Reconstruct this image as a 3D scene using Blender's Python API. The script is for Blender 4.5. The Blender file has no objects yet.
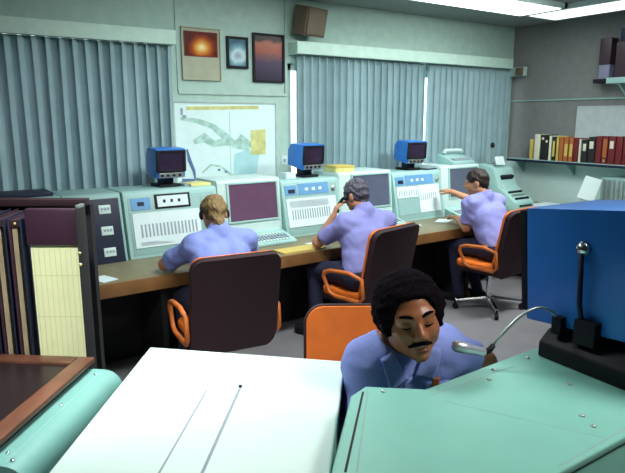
import bpy, bmesh, math, random
import numpy as np
from mathutils import Vector, Matrix, Euler
R = math.radians
random.seed(7); np.random.seed(7)
sc = bpy.context.scene
col = sc.collection

# ------------------------------------------------------------------ materials
def mat(name, color, rough=.5, metal=0., var=.06, scale=12., bump=0., emit=None, spec=.5, bscale=80., trans=0.):
    m = bpy.data.materials.new(name); m.use_nodes = True
    nt = m.node_tree; b = nt.nodes['Principled BSDF']
    b.inputs['Roughness'].default_value = rough; b.inputs['Metallic'].default_value = metal
    b.inputs['Specular IOR Level'].default_value = spec
    tc = nt.nodes.new('ShaderNodeTexCoord')
    nz = nt.nodes.new('ShaderNodeTexNoise'); nz.inputs['Scale'].default_value = scale; nz.inputs['Detail'].default_value = 4
    nt.links.new(tc.outputs['Object'], nz.inputs['Vector'])
    rp = nt.nodes.new('ShaderNodeValToRGB')
    rp.color_ramp.elements[0].position = .3; rp.color_ramp.elements[1].position = .7
    rp.color_ramp.elements[0].color = [max(0, c*(1-var)) for c in color]+[1]
    rp.color_ramp.elements[1].color = [min(1, c*(1+var)) for c in color]+[1]
    nt.links.new(nz.outputs['Fac'], rp.inputs['Fac'])
    nt.links.new(rp.outputs['Color'], b.inputs['Base Color'])
    if bump:
        n2 = nt.nodes.new('ShaderNodeTexNoise'); n2.inputs['Scale'].default_value = bscale
        nt.links.new(tc.outputs['Object'], n2.inputs['Vector'])
        bp = nt.nodes.new('ShaderNodeBump'); bp.inputs['Strength'].default_value = bump; bp.inputs['Distance'].default_value = .01
        nt.links.new(n2.outputs['Fac'], bp.inputs['Height']); nt.links.new(bp.outputs['Normal'], b.inputs['Normal'])
    if emit:
        b.inputs['Emission Color'].default_value = emit[0]+(1,); b.inputs['Emission Strength'].default_value = emit[1]
    if trans: b.inputs['Transmission Weight'].default_value = trans
    return m
M = {}
M['wall'] = mat('wall_paint', (.42, .59, .53), .8, bump=.05)
M['wallr'] = mat('wall_paint_grey', (.21, .215, .215), .85, bump=.05)
M['trim'] = mat('trim_paint', (.42, .56, .52), .6)
M['ceiling'] = mat('ceiling_tile', (.26, .29, .29), .9)
M['floor'] = mat('floor_vinyl', (.27, .262, .285), .38, var=.1, scale=3)
M['valance'] = mat('valance_paint', (.56, .78, .69), .6)
M['mint'] = mat('mint_enamel', (.22, .53, .45), .42, var=.03)
M['mintd'] = mat('dark_mint_enamel', (.16, .36, .33), .42, var=.05)  # darker, greyer base colour than the plain mint
M['console'] = mat('pale_mint_enamel', (.34, .56, .54), .45, var=.03)
M['consoled'] = mat('grey_mint_enamel', (.27, .45, .44), .5, var=.03)
M['white'] = mat('white_enamel', (.58, .74, .72), .4, var=.02)
M['whitecab'] = mat('white_cabinet_enamel', (.66, .82, .79), .38, var=.02)
M['paper'] = mat('paper', (.66, .80, .82), .8, var=.03)
M['yellowp'] = mat('yellow_paper', (.74, .70, .28), .8)
M['tick'] = mat('print_grey', (.30, .36, .42), .8)
M['bluep'] = mat('blue_panel', (.13, .33, .60), .45)
M['blue'] = mat('blue_casing', (.025, .19, .66), .3, var=.05)
M['bluet'] = mat('blue_casing_pale', (.05, .24, .50), .3, var=.05)
M['black'] = mat('black_plastic', (.009, .009, .014), .6, spec=.25)
M['dark'] = mat('dark_navy', (.014, .020, .045), .5, spec=.3)
M['screen'] = mat('dark_crt_glass', (.03, .02, .045), .12, spec=.6)
M['screenp'] = mat('plum_crt_glass', (.13, .065, .12), .25, spec=.6)
M['screens'] = mat('slate_crt_glass', (.10, .12, .18), .25, spec=.6)
M['display'] = mat('display_dark_glass', (.020, .012, .014), .3, spec=.2)
M['desktop'] = mat('desk_laminate', (.21, .19, .11), .4, var=.08)
M['wood'] = mat('desk_edge_wood', (.20, .095, .03), .45, var=.25, scale=6)
M['brown'] = mat('dark_varnished_wood', (.13, .05, .03), .35, var=.3, scale=8)
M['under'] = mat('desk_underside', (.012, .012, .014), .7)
M['shell'] = mat('chair_shell_dark', (.034, .015, .020), .6, spec=.3)
M['orange'] = mat('orange_upholstery', (.80, .17, .012), .7, bump=.15, bscale=200)
M['orangewood'] = mat('orange_armrest', (.62, .16, .03), .45, var=.2)
M['chrome'] = mat('chrome', (.75, .78, .80), .18, 1.)
M['steel'] = mat('brushed_steel', (.50, .55, .55), .35, .8)
M['purple'] = mat('plum_cover', (.045, .018, .035), .4)
M['page'] = mat('chart_paper', (.78, .78, .46), .7, var=.03)
M['pageline'] = mat('chart_paper_line', (.50, .52, .26), .8)
M['tan'] = mat('binder_page_edges', (.34, .27, .17), .7, var=.2)
M['brass'] = mat('brass', (.80, .62, .28), .3, 1.)
M['shirt'] = mat('blue_shirt_cloth', (.22, .28, .66), .85, var=.05, bump=.2, bscale=60)
M['shirtl'] = mat('lavender_shirt_cloth', (.25, .26, .60), .85, var=.05, bump=.2, bscale=60)
M['shirtc'] = mat('shirt_collar_cloth', (.24, .30, .68), .85, var=.05, bump=.2, bscale=60)
M['trouser'] = mat('navy_trouser_cloth', (.015, .017, .05), .9)
M['skin'] = mat('fair_skin', (.52, .25, .14), .55, var=.08, scale=30)
M['skinb'] = mat('brown_skin', (.34, .115, .048), .40, var=.10, scale=25)
M['lip'] = mat('brown_lip', (.19, .055, .04), .4)
M['afro'] = mat('black_hair', (.006, .004, .007), .95, var=.3, scale=80, bump=.6, bscale=160, spec=.05)
M['blond'] = mat('light_brown_hair', (.20, .13, .05), .7, var=.35, scale=60, bump=.6)
M['greyh'] = mat('grey_hair', (.09, .09, .12), .8, var=.6, scale=55, bump=.8)
M['darkh'] = mat('dark_brown_hair', (.018, .010, .008), .6, var=.3, bump=.6)
M['eyew'] = mat('eye_white', (.6, .55, .5), .3)
M['speaker'] = mat('speaker_wood', (.12, .09, .06), .6, var=.15)
M['grille'] = mat('speaker_cloth', (.17, .14, .10), .9, bump=.3, bscale=300)
M['cream'] = mat('cream_mat_board', (.42, .44, .33), .85)
M['lamp'] = mat('lit_diffuser', (.9, .95, .92), .5, emit=((.93, 1., .97), 1.6))
M['lamprow'] = mat('lit_diffuser_row', (.9, .95, .92), .5, emit=((.93, 1., .97), 4.6))
M['lampk'] = mat('lit_diffuser_key', (.9, .95, .92), .5, emit=((.93, 1., .97), 2.))
M['map'] = mat('map_paper', (.70, .88, .88), .75, var=.03)
M['mapblue'] = mat('map_sea_blue', (.42, .70, .74), .75)
M['mapteal'] = mat('map_land_teal', (.40, .62, .56), .75, var=.25, scale=20)
M['mapyel'] = mat('map_yellow', (.62, .62, .25), .75, var=.2)
M['mapdk'] = mat('map_ink', (.10, .18, .36), .75)
M['bread'] = mat('book_red', (.16, .012, .015), .5)
M['borange'] = mat('book_orange', (.42, .12, .03), .5)
M['bwhite'] = mat('book_cream', (.72, .72, .58), .6)
M['byellow'] = mat('book_yellow', (.62, .48, .12), .6)
M['bblack'] = mat('book_black', (.015, .012, .012), .5)
M['lavender'] = mat('lavender_panel', (.24, .24, .36), .6)
M['silver'] = mat('microphone_silver', (.58, .62, .68), .3, .6)
M['poster'] = mat('pale_board', (.47, .52, .54), .7)
def curtain_mat():
    m = mat('curtain_cloth', (.44, .64, .68), .9, var=.08, scale=5, bump=.15, bscale=220)
    nt = m.node_tree; b = nt.nodes['Principled BSDF']; out = nt.nodes['Material Output']
    tr = nt.nodes.new('ShaderNodeBsdfTranslucent'); tr.inputs['Color'].default_value = (.42, .42, .46, 1)
    mx = nt.nodes.new('ShaderNodeMixShader'); mx.inputs[0].default_value = .32
    nt.links.new(b.outputs[0], mx.inputs[1]); nt.links.new(tr.outputs[0], mx.inputs[2]); nt.links.new(mx.outputs[0], out.inputs[0])
    return m
M['curtain'] = curtain_mat()
def glass_mat():
    m = bpy.data.materials.new('window_glass'); m.use_nodes = True; nt = m.node_tree; nt.nodes.clear()
    out = nt.nodes.new('ShaderNodeOutputMaterial'); t = nt.nodes.new('ShaderNodeBsdfTransparent'); g = nt.nodes.new('ShaderNodeBsdfGlossy')
    g.inputs['Roughness'].default_value = .03; t.inputs[0].default_value = (.94, .97, .96, 1)
    mx = nt.nodes.new('ShaderNodeMixShader'); mx.inputs[0].default_value = .06
    nt.links.new(t.outputs[0], mx.inputs[1]); nt.links.new(g.outputs[0], mx.inputs[2]); nt.links.new(mx.outputs[0], out.inputs[0])
    return m
M['glass'] = glass_mat()
def picture_mat(name, stops, kind):
    """framed photographs: gradient / blob patterns in object coordinates (x across, z up)"""
    m = bpy.data.materials.new(name); m.use_nodes = True; nt = m.node_tree; b = nt.nodes['Principled BSDF']
    b.inputs['Roughness'].default_value = .3
    tc = nt.nodes.new('ShaderNodeTexCoord'); nz = nt.nodes.new('ShaderNodeTexNoise'); nz.inputs['Scale'].default_value = 9 if kind != 'rings' else 14
    nz.inputs['Detail'].default_value = 5
    nt.links.new(tc.outputs['Object'], nz.inputs['Vector'])
    mp = nt.nodes.new('ShaderNodeMapping'); nt.links.new(tc.outputs['Object'], mp.inputs['Vector'])
    gr = nt.nodes.new('ShaderNodeTexGradient')
    if kind == 'linear':
        mp.inputs['Rotation'].default_value = (0, R(90), 0); mp.inputs['Scale'].default_value = (2.2, 2.2, 2.2); mp.inputs['Location'].default_value = (.5, 0, 0)
        gr.gradient_type = 'LINEAR'
    else:
        gr.gradient_type = 'SPHERICAL'; s = 7.5 if kind == 'blob' else 7
        mp.inputs['Scale'].default_value = (s, 1, s*1.15); mp.inputs['Location'].default_value = (-.05, 0, .22)
    nt.links.new(mp.outputs[0], gr.inputs[0])
    mt = nt.nodes.new('ShaderNodeMath'); mt.operation = 'MULTIPLY_ADD'; mt.inputs[1].default_value = .45 if kind != 'linear' else .2
    b.inputs['Specular IOR Level'].default_value = .2
    src = gr.outputs['Fac']
    if kind == 'linear':
        sx = nt.nodes.new('ShaderNodeSeparateXYZ'); nt.links.new(tc.outputs['Object'], sx.inputs[0])
        ma = nt.nodes.new('ShaderNodeMath'); ma.operation = 'MULTIPLY_ADD'; ma.inputs[1].default_value = 2.35; ma.inputs[2].default_value = .6
        nt.links.new(sx.outputs[2], ma.inputs[0]); src = ma.outputs[0]
    nt.links.new(nz.outputs['Fac'], mt.inputs[0]); nt.links.new(src, mt.inputs[2])
    sb = nt.nodes.new('ShaderNodeMath'); sb.operation = 'SUBTRACT'; sb.inputs[1].default_value = .22; nt.links.new(mt.outputs[0], sb.inputs[0])
    rp = nt.nodes.new('ShaderNodeValToRGB'); els = rp.color_ramp.elements
    els[0].position, els[0].color = stops[0][0], stops[0][1]+(1,); els[1].position, els[1].color = stops[-1][0], stops[-1][1]+(1,)
    for p, c in stops[1:-1]:
        e = els.new(p); e.color = c+(1,)
    nt.links.new(sb.outputs[0], rp.inputs['Fac']); nt.links.new(rp.outputs['Color'], b.inputs['Base Color'])
    return m

# ------------------------------------------------------------------ mesh helper
class MB:
    def __init__(s): s.bm = bmesh.new(); s.mi = 0
    def _f(s, fs, mi=None):
        for f in fs: f.material_index = s.mi if mi is None else mi
    def box(s, c, size, rot=None, mi=None):
        mt = Matrix.Translation(Vector(c))
        if rot is not None: mt = mt @ (rot if isinstance(rot, Matrix) else Euler(rot).to_matrix().to_4x4())
        mt = mt @ Matrix.Diagonal((size[0], size[1], size[2], 1))
        r = bmesh.ops.create_cube(s.bm, size=1, matrix=mt); vs = r['verts']
        s._f({f for v in vs for f in v.link_faces}, mi); return s
    def bb(s, lo, hi, mi=None):
        return s.box([(a+b)/2 for a, b in zip(lo, hi)], [abs(b-a) for a, b in zip(lo, hi)], mi=mi)
    def prism(s, poly, ax, lo, hi, mi=None):
        """extrude a 2D polygon along axis ax; poly holds the two other coords in axis order"""
        def mk(p, t):
            v = list(p); v.insert(ax, t); return s.bm.verts.new(v)
        a = [mk(p, lo) for p in poly]; b = [mk(p, hi) for p in poly]; n = len(poly); fs = []
        fs.append(s.bm.faces.new(a)); fs.append(s.bm.faces.new(b[::-1]))
        for i in range(n): fs.append(s.bm.faces.new((a[i], b[i], b[(i+1) % n], a[(i+1) % n])))
        s._f(fs, mi); return s
    def quadslab(s, p, th, mi=None):
        """thin slab on four 3-D corners, thickness th along its normal"""
        p = [Vector(q) for q in p]; n = (p[1]-p[0]).cross(p[3]-p[0]).normalized()*th
        a = [s.bm.verts.new(q) for q in p]; b = [s.bm.verts.new(q+n) for q in p]; k = len(p)
        fs = [s.bm.faces.new(a[::-1]), s.bm.faces.new(b)]
        for i in range(k): fs.append(s.bm.faces.new((a[i], a[(i+1) % k], b[(i+1) % k], b[i])))
        s._f(fs, mi); return s
    def tube(s, pts, r, seg=10, closed=False, mi=None, flat=1.):
        pts = [Vector(p) for p in pts]; n = len(pts); rr = r if isinstance(r, (list, tuple)) else [r]*n; rings = []
        up = None
        for i, p in enumerate(pts):
            if closed: t = (pts[(i+1) % n]-pts[i-1])
            else: t = pts[min(i+1, n-1)]-pts[max(i-1, 0)]
            t.normalize()
            if up is None:
                up = Vector((0, 0, 1)) if abs(t.z) < .9 else Vector((1, 0, 0))
            x = t.cross(up)
            if x.length < 1e-4: x = t.cross(Vector((0, 1, 0)))
            x.normalize(); y = x.cross(t).normalized(); up = y
            rings.append([s.bm.verts.new(p+(x*math.cos(2*math.pi*k/seg)+y*math.sin(2*math.pi*k/seg)*flat)*rr[i]) for k in range(seg)])
        fs = []
        for i in range(n if closed else n-1):
            A, B = rings[i], rings[(i+1) % n]
            for k in range(seg): fs.append(s.bm.faces.new((A[k], A[(k+1) % seg], B[(k+1) % seg], B[k])))
        if not closed: fs.append(s.bm.faces.new(rings[0][::-1])); fs.append(s.bm.faces.new(rings[-1]))
        s._f(fs, mi); return s
    def lathe(s, prof, c=(0, 0, 0), seg=16, rot=None, mi=None):
        mt = Matrix.Translation(Vector(c)) @ (Euler(rot).to_matrix().to_4x4() if rot is not None else Matrix())
        rings = [[s.bm.verts.new(mt @ Vector((r*math.cos(2*math.pi*k/seg), r*math.sin(2*math.pi*k/seg), z))) for k in range(seg)] for r, z in prof]; fs = []
        for A, B in zip(rings, rings[1:]):
            for k in range(seg): fs.append(s.bm.faces.new((A[k], A[(k+1) % seg], B[(k+1) % seg], B[k])))
        fs.append(s.bm.faces.new(rings[0][::-1])); fs.append(s.bm.faces.new(rings[-1])); s._f(fs, mi); return s
    def sph(s, c, r, rot=None, mi=None, seg=14):
        r = r if isinstance(r, (tuple, list)) else (r,)*3
        mt = Matrix.Translation(Vector(c)) @ (Euler(rot).to_matrix().to_4x4() if rot is not None else Matrix()) @ Matrix.Diagonal((*r, 1))
        q = bmesh.ops.create_uvsphere(s.bm, u_segments=seg, v_segments=max(6, seg*2//3), radius=1, matrix=mt)
        s._f({f for v in q['verts'] for f in v.link_faces}, mi); return s
    def build(s, name, m, parent=None, bevel=0., smooth=False, seg=2):
        bm = s.bm
        if bevel:
            bmesh.ops.recalc_face_normals(bm, faces=bm.faces)
            es = [e for e in bm.edges if len(e.link_faces) == 2 and e.calc_face_angle(0) > R(25)]
            bmesh.ops.bevel(bm, geom=es, offset=bevel, segments=seg, affect='EDGES', profile=.6, clamp_overlap=True)
        bmesh.ops.recalc_face_normals(bm, faces=bm.faces)
        me = bpy.data.meshes.new(name); bm.to_mesh(me); bm.free()
        for x in (m if isinstance(m, (list, tuple)) else [m]): me.materials.append(M[x] if isinstance(x, str) else x)
        if smooth or bevel:
            for p in me.polygons: p.use_smooth = True
            if not smooth or bevel: me.set_sharp_from_angle(angle=R(40))
        o = bpy.data.objects.new(name, me); col.objects.link(o)
        if parent: o.parent = parent
        return o
def tag(o, label=None, cat=None, group=None, kind=None):
    if label: o['label'] = label
    if cat: o['category'] = cat
    if group: o['group'] = group
    if kind: o['kind'] = kind
    return o
def empty(name, loc, rz=0, label=None, cat=None, group=None):
    o = bpy.data.objects.new(name, None); col.objects.link(o); o.location = loc; o.rotation_euler = (0, 0, rz); o.empty_display_size = .1
    return tag(o, label, cat, group)
def copy_tree(o, parent=None):
    c = o.copy(); col.objects.link(c)
    if parent: c.parent = parent
    for ch in [x for x in col.objects if x.parent == o]: copy_tree(ch, c)
    return c
def struct(mb, name, m, bevel=0.): return tag(mb.build(name, m, bevel=bevel), kind='structure')

# ------------------------------------------------------------------ camera
PITCH, YAW, EYE = R(11.3), R(33.8), 1.77
cam = bpy.data.objects.new('camera', bpy.data.cameras.new('camera')); col.objects.link(cam)
cam.location = (0, 0, EYE); cam.rotation_euler = (R(90)-PITCH, 0, -YAW)
cam.data.sensor_width = 36; cam.data.lens = 36*590/625; cam.data.clip_start = .05
sc.camera = cam

# ------------------------------------------------------------------ room shell
X0, X1, Y0, Y1, ZC = -2.4, 6.51, -2.6, 5.10, 2.90
struct(MB().bb((X0-.2, Y0-.2, -.1), (X1+.2, Y1+.3, 0)), 'floor', 'floor')
struct(MB().bb((X0-.2, Y0-.2, ZC), (X1+.2, Y1+.3, ZC+.1)), 'ceiling', 'ceiling')
b = MB()                                         # back wall with two window openings
wins = [(.25, 1.88), (3.12, 6.35)]; zs, zt = 1.0, 2.30
b.bb((X0-.2, Y1, 0), (X1+.2, Y1+.2, zs)); b.bb((X0-.2, Y1, zt), (X1+.2, Y1+.2, ZC))
b.bb((X0-.2, Y1, zs), (wins[0][0], Y1+.2, zt)); b.bb((wins[0][1], Y1, zs), (wins[1][0], Y1+.2, zt)); b.bb((wins[1][1], Y1, zs), (X1+.2, Y1+.2, zt))
struct(b, 'wall_back', 'wall')
struct(MB().bb((X1, Y0-.2, 0), (X1+.2, Y1, ZC)), 'wall_right', 'wallr')
struct(MB().bb((X0-.2, Y0-.2, 0), (X0, Y1, ZC)), 'wall_left', 'wallr')
struct(MB().bb((X0, Y0-.2, 0), (X1, Y0, ZC)), 'wall_front', 'wallr')
for i, (a, c) in enumerate(wins):
    w = empty('window_%d' % (i+1), ((a+c)/2, Y1+.08, zs)); tag(w, kind='structure')
    L = (c-a)/2; f = MB(); h = zt-zs
    for x in (-L+.03, L-.03): f.bb((x-.03, -.04, 0), (x+.03, .04, h))
    f.bb((-L, -.04, 0), (L, .04, .06)); f.bb((-L, -.04, h-.06), (L, .04, h))
    if i: 
        for x in (-.55, .62): f.bb((x-.025, -.035, 0), (x+.025, .035, h))
    f.build('window_frame', 'trim', w)
    MB().bb((-L+.05, -.004, .05), (L-.05, .004, h-.05)).build('window_pane', 'glass', w)
# trim rail at 2.0 m on the plain walling and white panel above the map
struct(MB().bb((1.99, Y1-.018, 1.985), (3.10, Y1, 2.01)), 'trim_1', 'trim')
struct(MB().bb((X1-.018, Y0, 1.985), (X1, Y1, 2.0)), 'trim_2', 'consoled')
struct(MB().bb((1.985, Y1-.016, 2.01), (2.0, Y1, ZC)), 'trim_3', 'trim')
struct(MB().bb((3.085, Y1-.016, 2.01), (3.10, Y1, ZC)), 'trim_4', 'trim')
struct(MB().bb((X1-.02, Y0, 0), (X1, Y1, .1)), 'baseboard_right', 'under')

# ------------------------------------------------------------------ ceiling lights
def troffer(x0, x1, y0, y1, label, m='lamp', z=ZC):
    t = empty('ceiling_light', ((x0+x1)/2, (y0+y1)/2, z), 0, label, 'ceiling light')
    a, c = (x1-x0)/2, (y1-y0)/2; f = MB()
    for s in (-1, 1):
        f.bb((s*a-.02, -c-.02, -.05), (s*a+.02, c+.02, 0)); f.bb((-a-.02, s*c-.02, -.05), (a+.02, s*c+.02, 0))
    f.build('light_frame', 'white', t)
    MB().bb((-a+.02, -c+.02, -.055), (a-.02, c-.02, -.012)).build('diffuser', m, t, bevel=.008)
    return t
troffer(2.2, 5.56, 3.78, 4.31, 'long lit ceiling panel running above the console row', 'lamprow')
troffer(5.62, 6.12, .9, 4.27, 'long lit ceiling panel running beside the bookshelf wall')
def lamp(x, y, sx, sy, power, spread=140, color=(.95, 1, .98), tgt=None, label=None):  # ceiling fixture out of view with an area lamp, added to light the room
    t = troffer(x-sx/2, x+sx/2, y-sy/2, y+sy/2, label, 'lampk')
    l = bpy.data.lights.new('unseen_lamp', 'AREA'); l.shape = 'RECTANGLE'; l.size = sx*.9; l.size_y = sy*.9; l.energy = power; l.color = color; l.spread = R(spread)
    o = bpy.data.objects.new('unseen_lamp', l); col.objects.link(o); o.location = (0, 0, -.07); o.parent = t
    if tgt: o.rotation_euler = Vector((tgt[0]-x, tgt[1]-y, tgt[2]-ZC+.07)).to_track_quat('-Z', 'Y').to_euler()
    return o
LC = (.94, 1, .965)
lamp(2.1, 2.75, 1.1, .5, 60, 130, LC, label='unseen ceiling light over the gap between the white cabinet and the desk', tgt=(2.0, 4.1, .9))
lamp(.95, 2.30, .5, .7, 26, 90, LC, label='unseen ceiling light over the white cabinet', tgt=(.85, 1.95, .9))
lamp(-.35, 1.35, .5, .5, 13, 60, LC, label='unseen ceiling light added to brighten the yellow chart page', tgt=(.42, 2.42, 1.0))  # narrow lamp added only to brighten the chart binder page
lamp(4.5, 2.7, 1.1, .5, 66, 125, LC, label='unseen ceiling light over the open floor, added to brighten the counter', tgt=(4.7, 4.3, .9))  # added out of view, aimed to brighten the side counter and lower wall
lamp(1.9, .25, .5, .9, 29, 120, (1, .97, .90), label='unseen ceiling light over the blue monitor', tgt=(1.3, 1.1, 1.0))
w = bpy.data.worlds.new('sky'); sc.world = w; w.use_nodes = True
w.node_tree.nodes['Background'].inputs[0].default_value = (.86, .95, 1, 1); w.node_tree.nodes['Background'].inputs[1].default_value = 3.2

# ------------------------------------------------------------------ curtains, valances
def curtain(x0, x1, label, npl, seed):
    rnd = random.Random(seed); z0, z1 = .62, 2.375; nx = npl*14; nz = 22
    me = bpy.data.meshes.new('curtain'); vs = []; fs = []
    ph = [rnd.uniform(-.5, .5) for _ in range(npl+2)]; am = [rnd.uniform(.7, 1.25) for _ in range(npl+2)]
    W = x1-x0
    for j in range(nz+1):
        tz = j/nz; z = z0+(z1-z0)*tz
        for i in range(nx+1):
            u = i/nx; k = u*npl; a = int(k); f = k-a
            amp = (am[a]*(1-f)+am[a+1]*f); p = ph[a]*(1-f)+ph[a+1]*f
            amp *= .044*(1-.25*tz)
            th = 2*math.pi*k+p*(1-tz*.7)
            y = amp*math.sin(th)+.012*math.sin(th*.5+p*3)*(1-tz)
            if tz > .94: y = y*1.1
            x = x0+W*u+.010*math.sin(2*th+1)*1.1+.012*(1-tz)*math.sin(k*1.3+seed)
            vs.append((x-(x0+x1)/2, y, z-z1))
    for j in range(nz):
        for i in range(nx):
            a = j*(nx+1)+i; fs.append((a, a+1, a+nx+2, a+nx+1))
    me.from_pydata(vs, [], fs); me.materials.append(M['curtain'])
    for p in me.polygons: p.use_smooth = True
    o = bpy.data.objects.new('curtain', me); col.objects.link(o); o.location = ((x0+x1)/2, Y1-.085, z1)
    sd = o.modifiers.new('thickness', 'SOLIDIFY'); sd.thickness = .003
    tag(o, label, 'curtain', 'pleated curtains along the back wall'); return o
curtain(-.2, 1.90, 'wide blue grey pleated curtain behind the binder rack', 22, 1)
curtain(3.175, 4.875, 'blue grey pleated curtain behind the middle consoles, bright gap at each side', 19, 2)
curtain(4.95, 6.36, 'blue grey pleated curtain beside the bookshelf wall', 15, 3)
def valance(x0, x1, label):
    o = empty('curtain_valance', ((x0+x1)/2, Y1, 2.378), 0, label, 'curtain valance'); L = (x1-x0)/2
    MB().bb((-L, -.17, 0), (L, -.15, .115)).bb((-L, -.15, .10), (L, 0, .115)).bb((-L, -.15, 0), (-L+.02, 0, .1)).bb((L-.02, -.15, 0), (L, 0, .1)).build('board', 'valance', o, bevel=.004)
    MB().tube([(-L+.03, -.085, .012), (L-.03, -.085, .012)], .012, 8).build('curtain_rail', 'steel', o)
    return o
valance(-.3, 1.925, 'pale mint box valance above the curtain by the binder rack')
valance(3.13, 6.30, 'long pale mint box valance reaching from the loudspeaker to the corner')
o = empty('wall_chime', (6.40, Y1-.18, 2.35), 0, 'small pale box mounted at the corner end of the valance', 'wall box')
MB().bb((-.02, -.10, -.06), (.04, .18, .05)).build('case', 'trim', o, bevel=.008)
MB().bb((-.065, -.085, -.05), (-.02, .0, .04)).build('side_cover', 'speaker', o, bevel=.004)

# ------------------------------------------------------------------ wall pictures, map, loudspeaker
def picture(x0, x1, z0, z1, name, label, frame_m, pm, fw=.018, mat_m=None, box=None, cat='picture'):
    o = empty(name, ((x0+x1)/2, Y1, (z0+z1)/2), 0, label, cat); a, c = (x1-x0)/2, (z1-z0)/2
    f = MB()
    for s in (-1, 1):
        f.bb((s*(a-fw/2)-fw/2, -.03, -c), (s*(a-fw/2)+fw/2, -.002, c)); f.bb((-a+fw, -.03, s*(c-fw/2)-fw/2), (a-fw, -.002, s*(c-fw/2)+fw/2))
    f.build('frame', frame_m, o, bevel=.002)
    if mat_m: MB().bb((-a+fw, -.016, -c+fw), (a-fw, -.002, c-fw)).build('mount_board', mat_m, o)
    bx = box or (-a+fw, a-fw, -c+fw, c-fw)
    y0 = -.022 if mat_m else -.016
    p = MB().bb(((bx[0]-bx[1])/2, -.004, (bx[2]-bx[3])/2), ((bx[1]-bx[0])/2, 0, (bx[3]-bx[2])/2)).build('print', pm, o)
    p.location = ((bx[0]+bx[1])/2, y0, (bx[2]+bx[3])/2)
    if mat_m:
        e = MB(); 
        for s in (-1, 1):
            e.bb(((bx[0] if s < 0 else bx[1])-.006, -.024, bx[2]-.006), ((bx[0] if s < 0 else bx[1])+.006, -.016, bx[3]+.006)); zz = bx[2] if s < 0 else bx[3]
            e.bb((bx[0], -.024, zz-.006), (bx[1], -.016, zz+.006))
        e.build('print_border', 'bread', o)
    return o
fire = picture_mat('print_fire', [(0, (.10, .012, .008)), (.3, (.36, .06, .01)), (.6, (.75, .30, .04)), (.95, (.9, .78, .35))], 'blob')
ring = picture_mat('print_blue', [(0, (.05, .12, .18)), (.35, (.16, .34, .42)), (.6, (.50, .68, .72)), (1, (.28, .36, .42))], 'rings')
dusk = picture_mat('print_dusk', [(0, (.02, .014, .04)), (.40, (.04, .02, .06)), (.52, (.16, .04, .05)), (.62, (.30, .06, .035)), (.80, (.34, .10, .06)), (.86, (.03, .02, .02))], 'linear')
picture(2.03, 2.40, 2.105, 2.555, 'framed_picture', 'picture of a fiery orange glow on a tall pale green mount', 'cream', fire, .008, 'cream', (-.155, .15, -.015, .185))
picture(2.462, 2.68, 2.225, 2.505, 'framed_picture', 'small black framed picture with pale blue rings, middle of three', 'black', ring, .022)
picture(2.73, 3.07, 2.11, 2.555, 'framed_picture', 'black framed picture of a red sky over dark land', 'black', dusk, .02)

mo = empty('wall_map', (2.455, Y1, 1.50), 0, 'large pale wall map with teal land shapes behind the first two blue monitors', 'map')
f = MB(); a, c = .525, .42
for s in (-1, 1):
    f.bb((s*a-.012, -.022, -c), (s*a+.012, 0, c)); f.bb((-a, -.022, s*c-.012), (a, 0, s*c+.012))
f.build('map_frame', 'trim', mo, bevel=.002)
MB().bb((-a+.01, -.010, -c+.01), (a-.01, 0, c-.01)).build('map_sheet', 'map', mo)
def blob(mb, pts, y=-.0125, mi=0): mb.prism(pts, 1, y, y+.002, mi)
def stroke(mb, pts, w, mi=0, y=-.0128):
    """flat brush stroke following a path, width list w"""
    n = len(pts); L_, Rr = [], []
    for i, p in enumerate(pts):
        q = Vector(pts[min(i+1, n-1)])-Vector(pts[max(i-1, 0)]); q.normalize(); nx, nz = -q.y, q.x
        ww = w[i] if isinstance(w, (list, tuple)) else w
        L_.append((p[0]+nx*ww, p[1]+nz*ww)); Rr.append((p[0]-nx*ww, p[1]-nz*ww))
    for i in range(n-1): mb.prism([L_[i], L_[i+1], Rr[i+1], Rr[i]], 1, y-.0001*i, y+.002, mi)
mk = MB()
blob(mk, [(-.40, .345), (.33, .36), (.33, .39), (-.40, .375)], mi=2)
stroke(mk, [(-.46, .27), (-.30, .25), (-.15, .20), (-.02, .10), (.08, .02), (.22, -.02)], [.01, .022, .026, .036, .03, .012], 0)
stroke(mk, [(-.34, .06), (-.24, .10), (-.14, .04), (-.05, .06), (.02, .03)], [.02, .045, .03, .035, .01], 0, -.0132)
stroke(mk, [(.06, .02), (.14, .08), (.22, .03), (.30, .0)], [.02, .05, .03, .01], 0, -.0136)
stroke(mk, [(-.41, .0), (-.39, -.10), (-.35, -.20), (-.34, -.28)], [.008, .018, .014, .006], 3)
stroke(mk, [(-.47, -.28), (-.36, -.30), (-.33, -.33)], [.018, .03, .015], 3, -.0133)
stroke(mk, [(-.27, -.22), (-.18, -.15), (-.08, -.17), (.02, -.25), (.14, -.31), (.34, -.28)], [.006, .010, .007, .012, .010, .014], 4)
for p in [(-.10, -.20), (-.03, -.22), (.05, -.29), (.11, -.30), (.16, -.31)]: mk.bb((p[0]-.012, -.0142, p[1]-.009), (p[0]+.012, -.010, p[1]+.009), mi=3)
blob(mk, [(.05, -.28), (.30, -.25), (.33, -.06), (.20, -.02), (.06, -.06)], -.0115, 1)
blob(mk, [(.24, -.07), (.40, -.07), (.40, .17), (.24, .16)], -.0145, 2)
blob(mk, [(-.25, -.38), (.34, -.36), (.30, -.30), (-.05, -.33)], -.0115, 1)
mk.bb((-.455, -.0145, .30), (-.435, -.01, .36), mi=5); mk.bb((-.44, -.0145, .275), (-.405, -.01, .30), mi=5)
mk.bb((.02, -.0135, -.38), (.024, -.01, .33), mi=1)
mk.build('map_markings', ['mapteal', 'mapblue', 'mapyel', 'mapdk', 'mapteal', 'tick'], mo)
o = empty('wall_switch', (3.07, Y1, 1.36), 0, 'small white wall plate beside the map', 'wall plate')
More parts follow.
